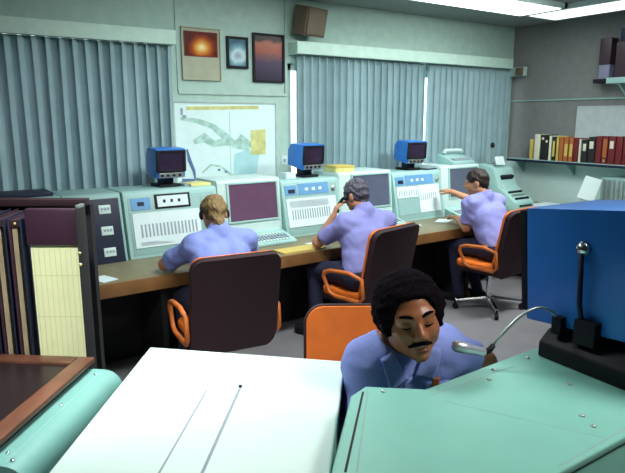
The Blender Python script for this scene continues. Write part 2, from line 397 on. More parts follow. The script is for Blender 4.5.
MB().bb((-.035, -.012, -.045), (.035, 0, .045)).build('plate', 'white', o, bevel=.003); MB().bb((-.012, -.022, -.015), (.012, -.012, .015)).build('toggle', 'tick', o)

o = empty('wall_loudspeaker', (3.275, Y1, 2.68), 0, 'brown wooden loudspeaker box on the back wall above the valance', 'loudspeaker')
ry = Euler((R(12), 0, R(14))).to_matrix().to_4x4()
s_ = MB(); s_.box((0, -.16, 0), (.285, .17, .26), ry); s_.build('cabinet', 'speaker', o, bevel=.006)
MB().box((.022, -.252, -.02), (.25, .012, .225), ry).build('grille', 'grille', o, bevel=.003)
MB().tube([(-.08, -.06, .10), (-.08, -.06, .17), (-.08, .0, .19)], .008, 8).build('bracket', 'trim', o)

# ------------------------------------------------------------------ console row frame
RA = R(1.92); RO = Vector((.884, 3.731, 0))
def row(x, y=0, z=0):
    return RO+Vector((x*math.cos(RA)-y*math.sin(RA), x*math.sin(RA)+y*math.cos(RA), z))
DT = .74
# worktop: straight run plus the return along the right wall
d = empty('desk_counter', row(2.6), RA, 'long tan laminate counter with wooden front edge under all the consoles', 'desk')
def rl(x, y):                      # world -> desk local
    v = Matrix.Rotation(-RA, 3, 'Z') @ (Vector((x, y, 0))-row(2.6)); return (v.x, v.y)
pl = [(-3.2, 0), (1.75, 0)]+[rl(5.55, 3.2), rl(5.6, 1.9), rl(6.475, 1.9), rl(6.475, 4.86)]+[(-3.2, 1.1)]
MB().prism(pl, 2, DT-.035, DT).build('worktop', 'desktop', d, bevel=.003)
ed = [(-3.2, 0), (1.75, 0), rl(5.55, 3.2), rl(5.6, 1.9)]
e = MB()
for p, q in zip(ed, ed[1:]):
    v = Vector((q[0]-p[0], q[1]-p[1], 0)); n = Vector((v.y, -v.x, 0)).normalized()*.022
    e.quadslab([(p[0], p[1], DT-.09), (q[0], q[1], DT-.09), (q[0], q[1], DT+.001), (p[0], p[1], DT+.001)], .022)
e.build('front_edge', 'wood', d, bevel=.003)
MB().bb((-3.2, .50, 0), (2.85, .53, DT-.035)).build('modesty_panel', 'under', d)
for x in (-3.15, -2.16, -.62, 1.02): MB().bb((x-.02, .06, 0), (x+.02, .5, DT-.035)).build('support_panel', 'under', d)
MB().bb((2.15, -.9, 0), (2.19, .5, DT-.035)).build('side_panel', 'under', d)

FY, FZ, TY, TZ, BY = .54, .74, .645, 1.215, 1.05        # console face: bottom (y, z), top (y, z), back y
def face(t): return (FY+(TY-FY)*t, FZ+(TZ-FZ)*t)       # point up the sloping face, t 0..1
TILT = -math.atan2(TY-FY, TZ-FZ)
def on_face(mb, x0, x1, t0, t1, th=.006, mi=None):
    (ya, za), (yb, zb) = face(t0), face(t1)
    mb.quadslab([(x0, ya, za), (x1, ya, za), (x1, yb, zb), (x0, yb, zb)], th, mi); return mb
def housing(root, w, m='console'):
    b = MB().prism([(FY, FZ+.001), (TY, TZ), (TY+.02, TZ+.02), (BY, TZ+.02), (BY, FZ+.001)], 0, -w/2, w/2)
    return b.build('housing', m, root, bevel=.006)
def strip_console(x0, x1, label, kind):
    w = x1-x0-.006; o = empty('strip_console', row((x0+x1)/2), RA, label, 'control console')
    housing(o, w); a = w/2
    pl_ = MB(); on_face(pl_, -a+.03, a-.03, .05, .95, .004); pl_.build('face_plate', 'consoled', o, bevel=.002)
    sh = MB(); n = 16
    if kind == 0:
        x0_, x1_ = -a+.05, a-.175
        on_face(sh, x0_, x1_, .16, .70, .010); sh.build('strip_sheet', 'paper', o)
        tk = MB()
        for k in range(n):
            x = x0_+.06+(x1_-x0_-.10)*k/(n-1); on_face(tk, x-.006, x+.006, .32, .52, .0125)
        for k in range(5): on_face(tk, x0_+.04, x0_+.3-k*.03, .195+.012*k, .199+.012*k, .0125)
        tk.build('strip_marks', 'tick', o)
        on_face(MB(), -a+.05, -a+.20, .75, .93, .008).build('blue_panel', 'bluep', o)
        on_face(MB(), -a+.10, -a+.15, .81, .87, .012).build('label_window', 'dark', o)
        on_face(MB(), -a+.235, -a+.525, .74, .97, .010).build('meter_bezel', 'black', o, bevel=.002)
        mp = on_face(MB(), -a+.255, -a+.505, .77, .94, .013).build('meter_face', 'paper', o)
        for k in range(3): on_face(MB(), -a+.30+.06*k, -a+.32+.06*k, .83, .88, .0145).build('meter_dial', 'dark', mp)
        on_face(MB(), a-.15, a-.04, .12, .90, .008).build('handset_plate', 'consoled', o)
        h = MB()
        y, z = face(.5); h.tube([(a-.095, FY+.02, .80), (a-.095, y-.05, z-.06), (a-.095, y-.05, z+.06), (a-.095, face(.85)[0]-.02, face(.85)[1])], .016, 10); h.build('handset', 'white', o, smooth=True)
    else:
        x0_, x1_ = -a+.03, a-.03
        if kind == 1:
            on_face(MB(), x0_, x1_-.03, .18, .70, .010).build('strip_sheet', 'paper', o); tk = MB()
            for k in range(n):
                x = x0_+.05+(x1_-x0_-.17)*k/(n-1); on_face(tk, x-.005, x+.005, .32, .50, .0125)
            for k in range(9): on_face(tk, x0_+.03, x1_-.12, .54+.014*k, .543+.014*k, .0125)
            tk.build('strip_marks', 'tick', o)
        else:
            m_ = (x0_+x1_)/2-.02
            on_face(MB(), x0_, m_-.006, .50, .73, .010).build('strip_sheet', 'paper', o)
            on_face(MB(), m_+.006, x1_-.03, .16, .74, .010).build('strip_sheet', 'paper', o)
            on_face(MB(), x0_, m_-.006, .14, .47, .008).build('lower_sheet', 'consoled', o); tk = MB()
            for k in range(8):
                x = x0_+.03+(m_-x0_-.06)*k/7; on_face(tk, x-.004, x+.004, .54, .66, .0125)
                x = m_+.03+(x1_-.12-m_)*k/7; on_face(tk, x-.004, x+.004, .42, .56, .0125)
            tk.build('strip_marks', 'tick', o)
        on_face(MB(), x0_, x0_+.12, .77, .94, .008).build('blue_panel', 'bluep', o)
        on_face(MB(), x0_+.14, x1_-.10, .76, .965, .008).build('blue_panel', 'bluep', o)
        on_face(MB(), x0_+.03, x0_+.10, .80, .87, .011).build('label_window', 'dark', o)
        for k in range(3): on_face(MB(), x0_+.21+.075*k, x0_+.245+.075*k, .83, .885, .012).build('label_window', 'paper', o)
    y, z = face(.84)
    kb = MB()
    if kind: kb.lathe([(.022, 0), (.022, .012), (.014, .014), (.014, .03)], (a-.075, y-.004, z), 14, rot=(R(90)+TILT, 0, 0)); kb.build('knob', 'steel', o, smooth=False)
    return o
def monitor_console(x0, x1, label, glass):
    w = x1-x0-.006; o = empty('monitor_console', row((x0+x1)/2), RA, label, 'monitor console'); a = w/2
    f0, f1 = .60, .65                        # nearly upright front
    MB().prism([(f0, FZ+.001), (f1, TZ+.04), (f1+.02, TZ+.055), (BY, TZ+.055), (BY, FZ+.001)], 0, -a, a).build('housing', 'white', o, bevel=.008)
    def fp(t): return (f0+(f1-f0)*t, FZ+(TZ+.04-FZ)*t)
    def pf(mb, xa, xb, t0, t1, th):
        (ya, za), (yb, zb) = fp(t0), fp(t1)
        return mb.quadslab([(xa, ya, za), (xb, ya, za), (xb, yb, zb), (xa, yb, zb)], th)
    bz = MB()
    sx0, sx1, t0, t1 = a-.045-.46, a-.045, .36, .955
    pf(bz, sx0-.02, sx1+.02, t1, t1+.03, .014); pf(bz, sx0-.02, sx1+.02, t0-.03, t0, .014); pf(bz, sx0-.02, sx0, t0, t1, .014); pf(bz, sx1, sx1+.02, t0, t1, .014)
    bz.build('screen_bezel', 'console', o, bevel=.003)
    pf(MB(), sx0, sx1, t0, t1, .006).build('screen', glass, o)
    # keyboard shelf
    kx0, kx1 = -a+.02, a-.01
    MB().prism([(.36, DT+.002), (.36, DT+.022), (f0+.015, DT+.085), (f0+.015, DT+.002)], 0, kx0, kx1).build('keyboard_housing', 'console', o, bevel=.004)
    kk = MB(); sl = math.atan2(.063, f0+.015-.36)
    for r_ in range(4):
        for c_ in range(16):
            x = kx0+.05+(kx1-kx0-.10)*c_/15; y = .395+.040*r_; z = DT+.022+.063*(y-.36)/(f0+.015-.36)+.006
            kk.box((x, y, z), (.020, .026, .012), (sl, 0, 0), mi=0 if (r_ in (1, 2)) else 1)
    tag(kk.build('keys', ['tick', 'white'], o), kind='stuff')
    return o
# units along the row (local x), read off the photograph's seams
strip_console(.38, 1.15, 'console with one strip sheet and a dark rimmed meter beside the dark label console', 0)
monitor_console(1.155, 1.765, 'white console with a plum screen between first and second seated men', 'screenp')
strip_console(1.77, 2.41, 'console with one wide sheet and blue panels below the second blue monitor', 1)
monitor_console(2.415, 3.09, 'white console with a slate screen behind the grey haired man', 'screens')
strip_console(3.095, 3.80, 'console with paired sheets and blue panels touched by the reaching man', 2)
monitor_console(3.81, 4.45, 'white console with a dark screen behind the dark haired man', 'screens')
# dark label console at the left end
o = empty('label_console', row(.165), RA, 'dark navy console with three white label plates beside the binder rack', 'control console')
housing(o, .40, 'consoled')
on_face(MB(), -.185, .18, .0, .965, .010).build('dark_panel', 'dark', o, bevel=.003)
for t in (.74, .42, .10):
    lp = on_face(MB(), .03, .115, t, t+.13, .016).build('label_plate', 'white', o, bevel=.002)
    tk = MB()
    for k in range(3): on_face(tk, .045+.022*k, .061+.022*k, t+.05, t+.09, .018)
    tk.build('label_mark', 'tick', lp)
o = empty('plain_console', row(-.735), RA, 'plain grey mint console section hidden mostly behind the binder rack', 'control console')
housing(o, 1.38, 'consoled')
MB().bb((.28, .72, TZ+.02), (.66, .98, TZ+.05)).build('top_ledge', 'dark', o, bevel=.01)

# teletype at the right end of the row
o = empty('teletype_machine', row(4.86, .60, DT), RA, 'mint teletype machine with black keys past the last monitor console', 'teletype machine')
MB().prism([(-.30, .002), (-.30, .10), (-.06, .26), (.02, .46), (.12, .50), (.34, .50), (.34, .002)], 0, -.19, .17).build('case', 'console', o, bevel=.02)
MB().box((.0, -.025, .36), (.22, .04, .05), (R(30), 0, 0)).build('paper_slot', 'black', o, bevel=.01)
kb = MB()
for r_ in range(3):
    for c_ in range(9): kb.box((-.12+.028*c_, -.255+.048*r_, .138+.032*r_), (.018, .024, .016), (R(33), 0, 0), mi=1 if r_ == 1 else 0)
tag(kb.build('keys', ['black', 'steel'], o), kind='stuff')
MB().box((.0, -.30, .06), (.22, .016, .016)).build('front_slot', 'black', o)
MB().box((-.06, .04, .55), (.16, .006, .10), (R(-20), 0, 0)).build('paper_sheet', 'paper', o)
MB().bb((-.17, -.10, .235), (-.12, -.05, .27)).build('roller', 'white', o)
# pale desk equipment on the far console tops
o = empty('switchboard', row(4.22, .80, TZ+.055), RA, 'low pale telephone switchboard on the last console top against the curtain', 'telephone')
MB().prism([(-.13, .0), (-.13, .03), (.10, .11), (.14, .11), (.14, 0)], 0, -.18, .18).build('case', 'console', o, bevel=.01)
MB().tube([(-.15, .05, .12), (-.12, .05, .15), (.12, .05, .15), (.15, .05, .12)], [.026, .018, .018, .026], 10).build('handset', 'white', o, smooth=True)
MB().bb((-.14, -.1, .045), (.14, .03, .066)).build('button_panel', 'tick', o)
o = empty('signal_lamp', row(4.86, .98, TZ+.052), RA, 'thin stalk with a small dark head standing in front of the far curtain', 'signal lamp')
o.location = row(4.86, .80, 1.24)
MB().lathe([(.05, 0), (.05, .015), (.012, .02), (.009, .20)], seg=12).build('stalk', 'steel', o); MB().sph((0, 0, .22), (.026, .026, .034)).build('lamp_head', 'black', o, smooth=True)

# ------------------------------------------------------------------ small blue monitors on the consoles
def blue_monitor(name, w, h, dp, tilt):
    o = empty(name, (0, 0, 0)); b = MB()
    b.prism([(-dp/2, .0), (-dp/2-.015, h), (dp/2-.05, h), (dp/2, h-.06), (dp/2, .03)], 0, -w/2, w/2)
    zc = .075
    body = b.build('casing', 'blue', o, bevel=.012); body.location = (0, 0, zc); body.rotation_euler = (tilt, 0, 0)
    bz = MB(); y = -dp/2-.012
    for s in (-1, 1):
        bz.bb((s*(w/2-.014)-.012, y-.014, .055), (s*(w/2-.014)+.012, y+.012, h-.012))
    bz.bb((-w/2+.02, y-.014, h-.03), (w/2-.02, y+.012, h-.012)); bz.bb((-w/2+.02, y-.012, .052), (w/2-.02, y+.012, .07))
    f = bz.build('screen_bezel', 'black', body, bevel=.003)
    MB().bb((-w/2+.022, y-.008, .066), (w/2-.022, y+.004, h-.028)).build('screen', 'screen', body, bevel=.004)
    cp = MB().bb((-w/2+.02, y-.006, .008), (w/2-.02, y+.012, .048)).build('control_strip', 'steel', body, bevel=.003)
    kn = MB()
    for k in range(4): kn.lathe([(.010, 0), (.009, .014)], (-w*.33+w*.2*k, y-.006, .028), 10, rot=(R(90), 0, 0))
    kn.build('control_knobs', 'black', cp)
    MB().bb((-.05, -.04, .012), (.05, .06, .088)).build('pedestal', 'dark', o, bevel=.006)
    MB().bb((-w*.36, -.10, 0), (w*.36, .12, .02)).build('base_plate', 'black', o, bevel=.006)
    return o
proto = blue_monitor('blue_monitor', .245, .235, .22, R(3))
MON = [(.81, .86, 'blue monitor standing on the console in front of the light haired man'),
       (2.18, .86, 'blue monitor standing on the console beside a yellow box, map behind'),
       (3.52, .84, 'blue monitor standing in front of the bright curtain gap')]
for i, (x, y, lb) in enumerate(MON):
    o = proto if i == 0 else copy_tree(proto)
    o.location = row(x, y, TZ+.021); o.rotation_euler = (0, 0, RA+R((0, 4, -6)[i])); tag(o, lb, 'monitor', 'blue monitors on the console row')
# things lying on the console tops
o = empty('paper_folder', row(1.045, .80, TZ+.0205), RA+R(3), 'yellow paper folder lying on the console top beside the first blue monitor', 'folder')
MB().bb((-.09, -.09, 0), (.09, .09, .02)).build('cover', 'yellowp', o, bevel=.002); MB().bb((-.13, -.05, .0), (-.091, .06, .018)).build('tab', 'tick', o)
o = empty('card_box', row(2.54, .80, TZ+.0555), RA-R(2), 'flat yellow box lying beside the second blue monitor', 'box')
MB().bb((-.11, -.10, 0), (.11, .10, .055)).build('tray', 'yellowp', o, bevel=.004); MB().bb((-.113, -.103, .04), (.113, .103, .06)).build('lid', 'byellow', o, bevel=.004)
o = tag(MB().bb((-.05, -.06, 0), (.05, .06, .05)).build('card_stack', 'paper'), 'stack of white cards at the foot of the second blue monitor', 'cards'); o.location = row(1.96, .82, TZ+.021)
o = empty('logbook', row(3.71, .76, TZ+.021), RA+R(10), 'dark logbook lying open beside the third blue monitor', 'book')
MB().bb((-.09, -.07, 0), (.09, .07, .012)).build('cover', 'dark', o); MB().bb((-.08, -.06, .012), (.08, .06, .022)).build('pages', 'tick', o)
# papers on the counter
def sheet(p, w, l, rz, label, m='paper', th=.003, name='paper_sheet'):
    o = tag(MB().bb((-w/2, -l/2, 0), (w/2, l/2, th)).build(name, m), label, 'paper'); o.location = (p[0], p[1], DT+.0015); o.rotation_euler = (0, 0, rz); return o
sheet(row(.06, .12), .11, .16, R(20), 'small white paper at the counter end beside the binder rack')
sheet(row(1.60, .10), .40, .16, RA, 'tan writing pad lying below the plum screen', 'byellow', .012, 'writing_pad')
sheet(row(1.83, .22), .13, .10, R(12), 'white note lying beside the tan writing pad')
sheet(row(3.13, .36), .14, .10, R(-10), 'white note lying between the slate screen and the paired sheets')
sheet(row(3.56, .36), .20, .13, R(30), 'white paper under the hand of the reaching man')
sheet((5.62, 3.95), .30, .22, R(15), 'large white paper on the counter in front of the teletype')

# ------------------------------------------------------------------ right wall: shelf, books, board, bracket shelf
o = empty('wall_shelf', (X1, 3.3, 1.279), 0, 'long shelf along the grey wall carrying the row of books', 'shelf')
MB().bb((-.235, -1.6, -.03), (0, 1.62, 0)).build('board', 'console', o, bevel=.004)
MB().bb((-.240, -1.6, -.034), (-.2352, 1.62, -.006)).build('edge_strip', 'dark', o)
for y in (-1.2, -.6, .8, 1.5): MB().prism([(-.20, -.03), (0, -.03), (0, -.2)], 1, y-.01, y+.01).build('shelf_bracket', 'consoled', o)
struct(MB().bb((X1-.03, Y0, DT), (X1, Y1, 1.235)), 'trim_5', 'white')     # pale mint lower wall panelling
B = [(4.745, .05, .25, 'byellow', 'thin tan book at the far end of the shelf row'), (4.66, .085, .315, 'bwhite', 'cream ring binder second in the shelf row'),
     (4.555, .11, .31, 'bblack', 'black binder with two white spots on the shelf'), (4.475, .04, .30, 'bwhite', 'thin cream book between two dark ones on the shelf'),
     (4.425, .05, .29, 'bblack', 'black book with a yellow label on the shelf'), (4.375, .035, .30, 'byellow', 'slim yellow book beside the orange books'),
     (4.325, .06, .285, 'borange', 'first orange book after the slim yellow one'), (4.26, .06, .285, 'borange', 'middle orange book of three on the shelf'), (4.195, .055, .28, 'borange', 'last orange book before the brick red one'),
     (4.13, .06, .28, 'bread', 'dark brick red book after the orange books'), (4.08, .03, .27, 'bwhite', 'slim cream book after the brick red one'), (4.02, .075, .27, 'bblack', 'black book with a rounded cream label on the shelf'),
     (3.935, .085, .30, 'bblack', 'thick black book with a long cream label'), (3.85, .07, .31, 'bread', 'thick dark red book beside the thick black one'), (3.775, .065, .31, 'bread', 'bright banded red book with gold foot on the shelf'),
     (3.695, .08, .31, 'bread', 'thick red book with a pale label near the frame edge'), (3.61, .075, .31, 'bread', 'plain dark red book past the pale labelled one'), (3.53, .07, .30, 'bread', 'last dark red book of the shelf row')]
for i, (y, w_, h_, m_, lb) in enumerate(B):
    y, w_, h_ = y*.966, w_*.966, h_*.966
    o = empty('book', (X1-.022, y, 1.280), 0, lb, 'book', 'books on the wall shelf'); dpt = .19
    MB().bb((-dpt, -w_/2+.001, .0005), (-dpt+.008, w_/2-.001, h_)).bb((-dpt, -w_/2+.001, .0005), (0, -w_/2+.005, h_)).bb((-dpt, w_/2-.005, .0005), (0, w_/2-.001, h_)).build('cover', m_, o, bevel=.0015)
    MB().bb((-dpt+.009, -w_/2+.005, .006), (-.006, w_/2-.005, h_-.006)).build('pages', 'paper', o)
    if i == 2:
        for q in (-.026, .026): MB().lathe([(.016, 0), (.016, .003)], (-dpt-.0005, q, h_-.06+q*.6), 14, rot=(0, R(-90), 0)).build('spine_spot', 'bwhite', o)
    if i == 4: MB().bb((-dpt-.002, -w_/2+.01, .05), (-dpt, w_/2-.01, h_-.05)).build('spine_label', 'byellow', o)
    if i in (11, 12, 15): MB().bb((-dpt-.002, -w_/2+.02, h_-.13), (-dpt, w_/2-.015, h_-.05)).build('spine_label', 'bwhite', o, bevel=.0008)
    if i == 14: MB().bb((-dpt-.002, -.012, .02), (-dpt, .012, .05)).build('spine_label', 'brass', o)
    if i == 14: MB().bb((-dpt-.0015, -w_/2+.008, .07), (-dpt, w_/2-.008, h_-.03)).build('spine_band', 'borange', o)
    if i in (7, 8): MB().bb((-dpt-.0015, -w_/2+.01, .06), (-dpt, w_/2-.01, .20)).build('spine_label', 'byellow', o)
o = empty('notice_board', (X1, 3.45, 1.62), 0, 'large pale board on the grey wall behind the books', 'board')
MB().bb((-.015, -.70, -.35), (0, .70, .30)).build('sheet', 'poster', o)
f = MB()
for s in (-1, 1): f.bb((-.02, s*.70-.008, -.35), (0, s*.70+.008, .30))
f.bb((-.02, -.7, .292), (0, .7, .308)); f.build('edge_frame', 'wallr', o)
o = empty('bracket_shelf', (X1, 3.37, 2.20), 0, 'short white bracket shelf high on the grey wall', 'shelf')
MB().bb((-.24, -.34, -.06), (0, .32, 0)).build('board', 'console', o, bevel=.004)
for y in (-.2, .2): MB().prism([(-.2, -.06), (0, -.06), (0, -.22)], 1, y-.01, y+.01).build('shelf_bracket', 'consoled', o)
o = empty('equipment_case', (X1-.12, 3.36, 2.201), 0, 'dark plum equipment case standing on the high bracket shelf', 'equipment case')
MB().bb((-.10, -.26, 0), (.10, .26, .36)).build('case', 'purple', o, bevel=.008); MB().bb((-.08, .06, .36), (.08, .24, .50)).build('upper_case', 'dark', o, bevel=.006)
MB().bb((-.108, -.1, .05), (-.10, .05, .28)).build('front_panel', 'dark', o)
o = empty('wall_case', (X1, 3.80, 2.23), 0, 'narrow plum case with lavender lower half beside the bracket shelf', 'equipment case')
MB().bb((-.13, -.07, .12), (0, .06, .40)).build('upper_case', 'purple', o, bevel=.006); MB().bb((-.12, -.065, -.03), (0, .055, .12)).build('lower_panel', 'lavender', o, bevel=.004)
MB().bb((-.16, -.07, -.075), (0, .09, -.032)).build('bottom_tray', 'black', o, bevel=.004)
# ribbed rack and white card on the side counter
o = empty('ribbed_rack', (X1-.20, 3.24, DT+.001), 0, 'grey ribbed tape rack on the side counter below the books', 'rack')
MB().bb((-.10, -.33, 0), (.12, .36, .40)).build('case', 'consoled', o, bevel=.006)
rb = MB()
for k in range(13): rb.bb((-.125, -.30+.05*k, .02), (-.10, -.275+.05*k, .38))
rb.build('ribs', 'steel', o); MB().bb((-.05, -.2, .40), (.05, -.05, .47)).build('reel_cover', 'console', o, bevel=.01)
o = empty('document_holder', (X1-.40, 3.62, DT+.001), R(0), 'tilted white card on a holder in front of the grey ribbed rack', 'document holder')
cr = Euler((0, R(14), R(25))).to_matrix().to_4x4() @ Euler((R(15), 0, 0)).to_matrix().to_4x4()
MB().box((-.08, 0, .285), (.006, .17, .25), cr).build('card', 'paper', o); MB().box((-.06, 0, .26), (.012, .13, .26), cr).build('back_plate', 'steel', o)
MB().bb((-.15, -.09, 0), (.07, .09, .015)).bb((-.11, -.02, .015), (-.09, .02, .14)).build('foot', 'steel', o)
# dark rimmed tray on side counter
o = empty('document_tray', (X1-.37, 4.12, DT+.0015), R(8), 'shallow dark rimmed tray of papers on the side counter', 'tray')
MB().prism([(-.26, -.25), (.24, -.28), (.26, .25), (-.18, .30), (-.30, .1)], 2, 0, .022).build('tray', 'dark', o, bevel=.006)
MB().prism([(-.22, -.21), (.19, -.24), (.21, .20), (-.15, .25), (-.25, .08)], 2, .022, .034).build('papers', 'paper', o)

# ------------------------------------------------------------------ swivel chairs
def rrect(w, h, r, n=5):
    pts = []
    for cx, cy, a0 in ((w/2-r, h/2-r, 0), (-w/2+r, h/2-r, 90), (-w/2+r, -h/2+r, 180), (w/2-r, -h/2+r, 270)):
        for k in range(n+1):
            a = R(a0+90*k/n); pts.append((cx+r*math.cos(a), cy+r*math.sin(a)))
    return pts
def make_chair():
    o = empty('swivel_chair', (0, 0, 0))
    # back: curved shell outside, padded orange inside
    W, Hh = .55, .62; rec = R(11)
    def back_panel(t0, t1, w, h, r, cz, name, m, bev):
        b = MB(); pl = rrect(w, h, r, 6); A, Bv = [], []
        for (x, z) in pl:
            cv = .05*(x/(W/2))**2
            A.append(b.bm.verts.new((x, t0+cv, z+cz))); Bv.append(b.bm.verts.new((x, t1+cv, z+cz)))
        n = len(pl)
        ca = b.bm.verts.new((0, t0, cz)); cb = b.bm.verts.new((0, t1, cz))
        for i in range(n):
            j = (i+1) % n
            b.bm.faces.new((A[i], A[j], Bv[j], Bv[i])); b.bm.faces.new((ca, A[j], A[i])); b.bm.faces.new((cb, Bv[i], Bv[j]))
        x_ = b.build(name, m, o, smooth=False)
        for p in x_.data.polygons: p.use_smooth = True
        x_.data.set_sharp_from_angle(angle=R(35))
        x_.location = (0, -.225, .40); x_.rotation_euler = (rec, 0, 0); return x_
    back_panel(-.045, .0, W, Hh, .075, Hh/2-.02, 'back_shell', 'shell', 0)
    back_panel(.0, .030, W-.014, Hh-.014, .07, Hh/2-.018, 'backrest', 'orange', 0)
    pl = rrect(W-.004, Hh-.004, .075, 6)
    pp = MB().tube([(x, .05*(x/(W/2))**2-.002, z+Hh/2-.02) for x, z in pl], .007, 8, True).build('back_piping', 'shell', o, smooth=True)
    pp.location = (0, -.225, .40); pp.rotation_euler = (rec, 0, 0)
    MB().prism(rrect(.50, .50, .08), 2, .395, .43).build('seat_shell', 'shell', o, bevel=.01)
    MB().prism(rrect(.49, .49, .08), 2, .43, .485).build('seat', 'orange', o, bevel=.02, seg=3)
    for s in (-1, 1):
        x = s*.295
        ring = [(x, -.22, .625), (x, -.10, .655), (x, .08, .645), (x, .14, .625), (x, .15, .59), (x, .09, .475), (x, .03, .455), (x, -.20, .455), (x, -.235, .49)]
        MB().tube(ring, .016, 8, True).build('armrest', 'orangewood', o, smooth=True)
    MB().lathe([(.03, .10), (.03, .36), (.09, .375), (.09, .395)], seg=14).build('column', 'chrome', o)
    bs = MB()
    for k in range(4):
        a = R(45+90*k); bs.tube([(.02*math.cos(a), .02*math.sin(a), .115), (.31*math.cos(a), .31*math.sin(a), .085)], [.024, .017], 8)
    bs.lathe([(.04, .085), (.045, .13)], seg=14); bs.build('star_base', 'chrome', o)
    for k in range(4):
        a = R(45+90*k); c_ = MB(); x, y = .31*math.cos(a), .31*math.sin(a)
        c_.lathe([(.028, -.013), (.028, .013)], (x, y, .029), 14, rot=(0, R(90), a+R(90))).tube([(x, y, .05), (x, y, .09)], .010, 8)
        c_.build('caster', 'black', o)
    return o
ch = make_chair()
CH = [((1.53, 3.33), R(-6), 'swivel chair with dark shell back holding the light haired man'),
      ((2.82, 3.50), R(13), 'swivel chair with dark shell back holding the grey haired man'),
      ((4.36, 3.52), R(8), 'swivel chair with chrome legs under the reaching dark haired man'),
      ((1.37, 1.60), R(147.5), 'swivel chair showing its orange padded back behind the man at front')]
for i, ((x, y), a, lb) in enumerate(CH):
    o = ch if i == 0 else copy_tree(ch)
    o.location = (x, y, 0); o.rotation_euler = (0, 0, a); tag(o, lb, 'chair', 'orange swivel chairs')

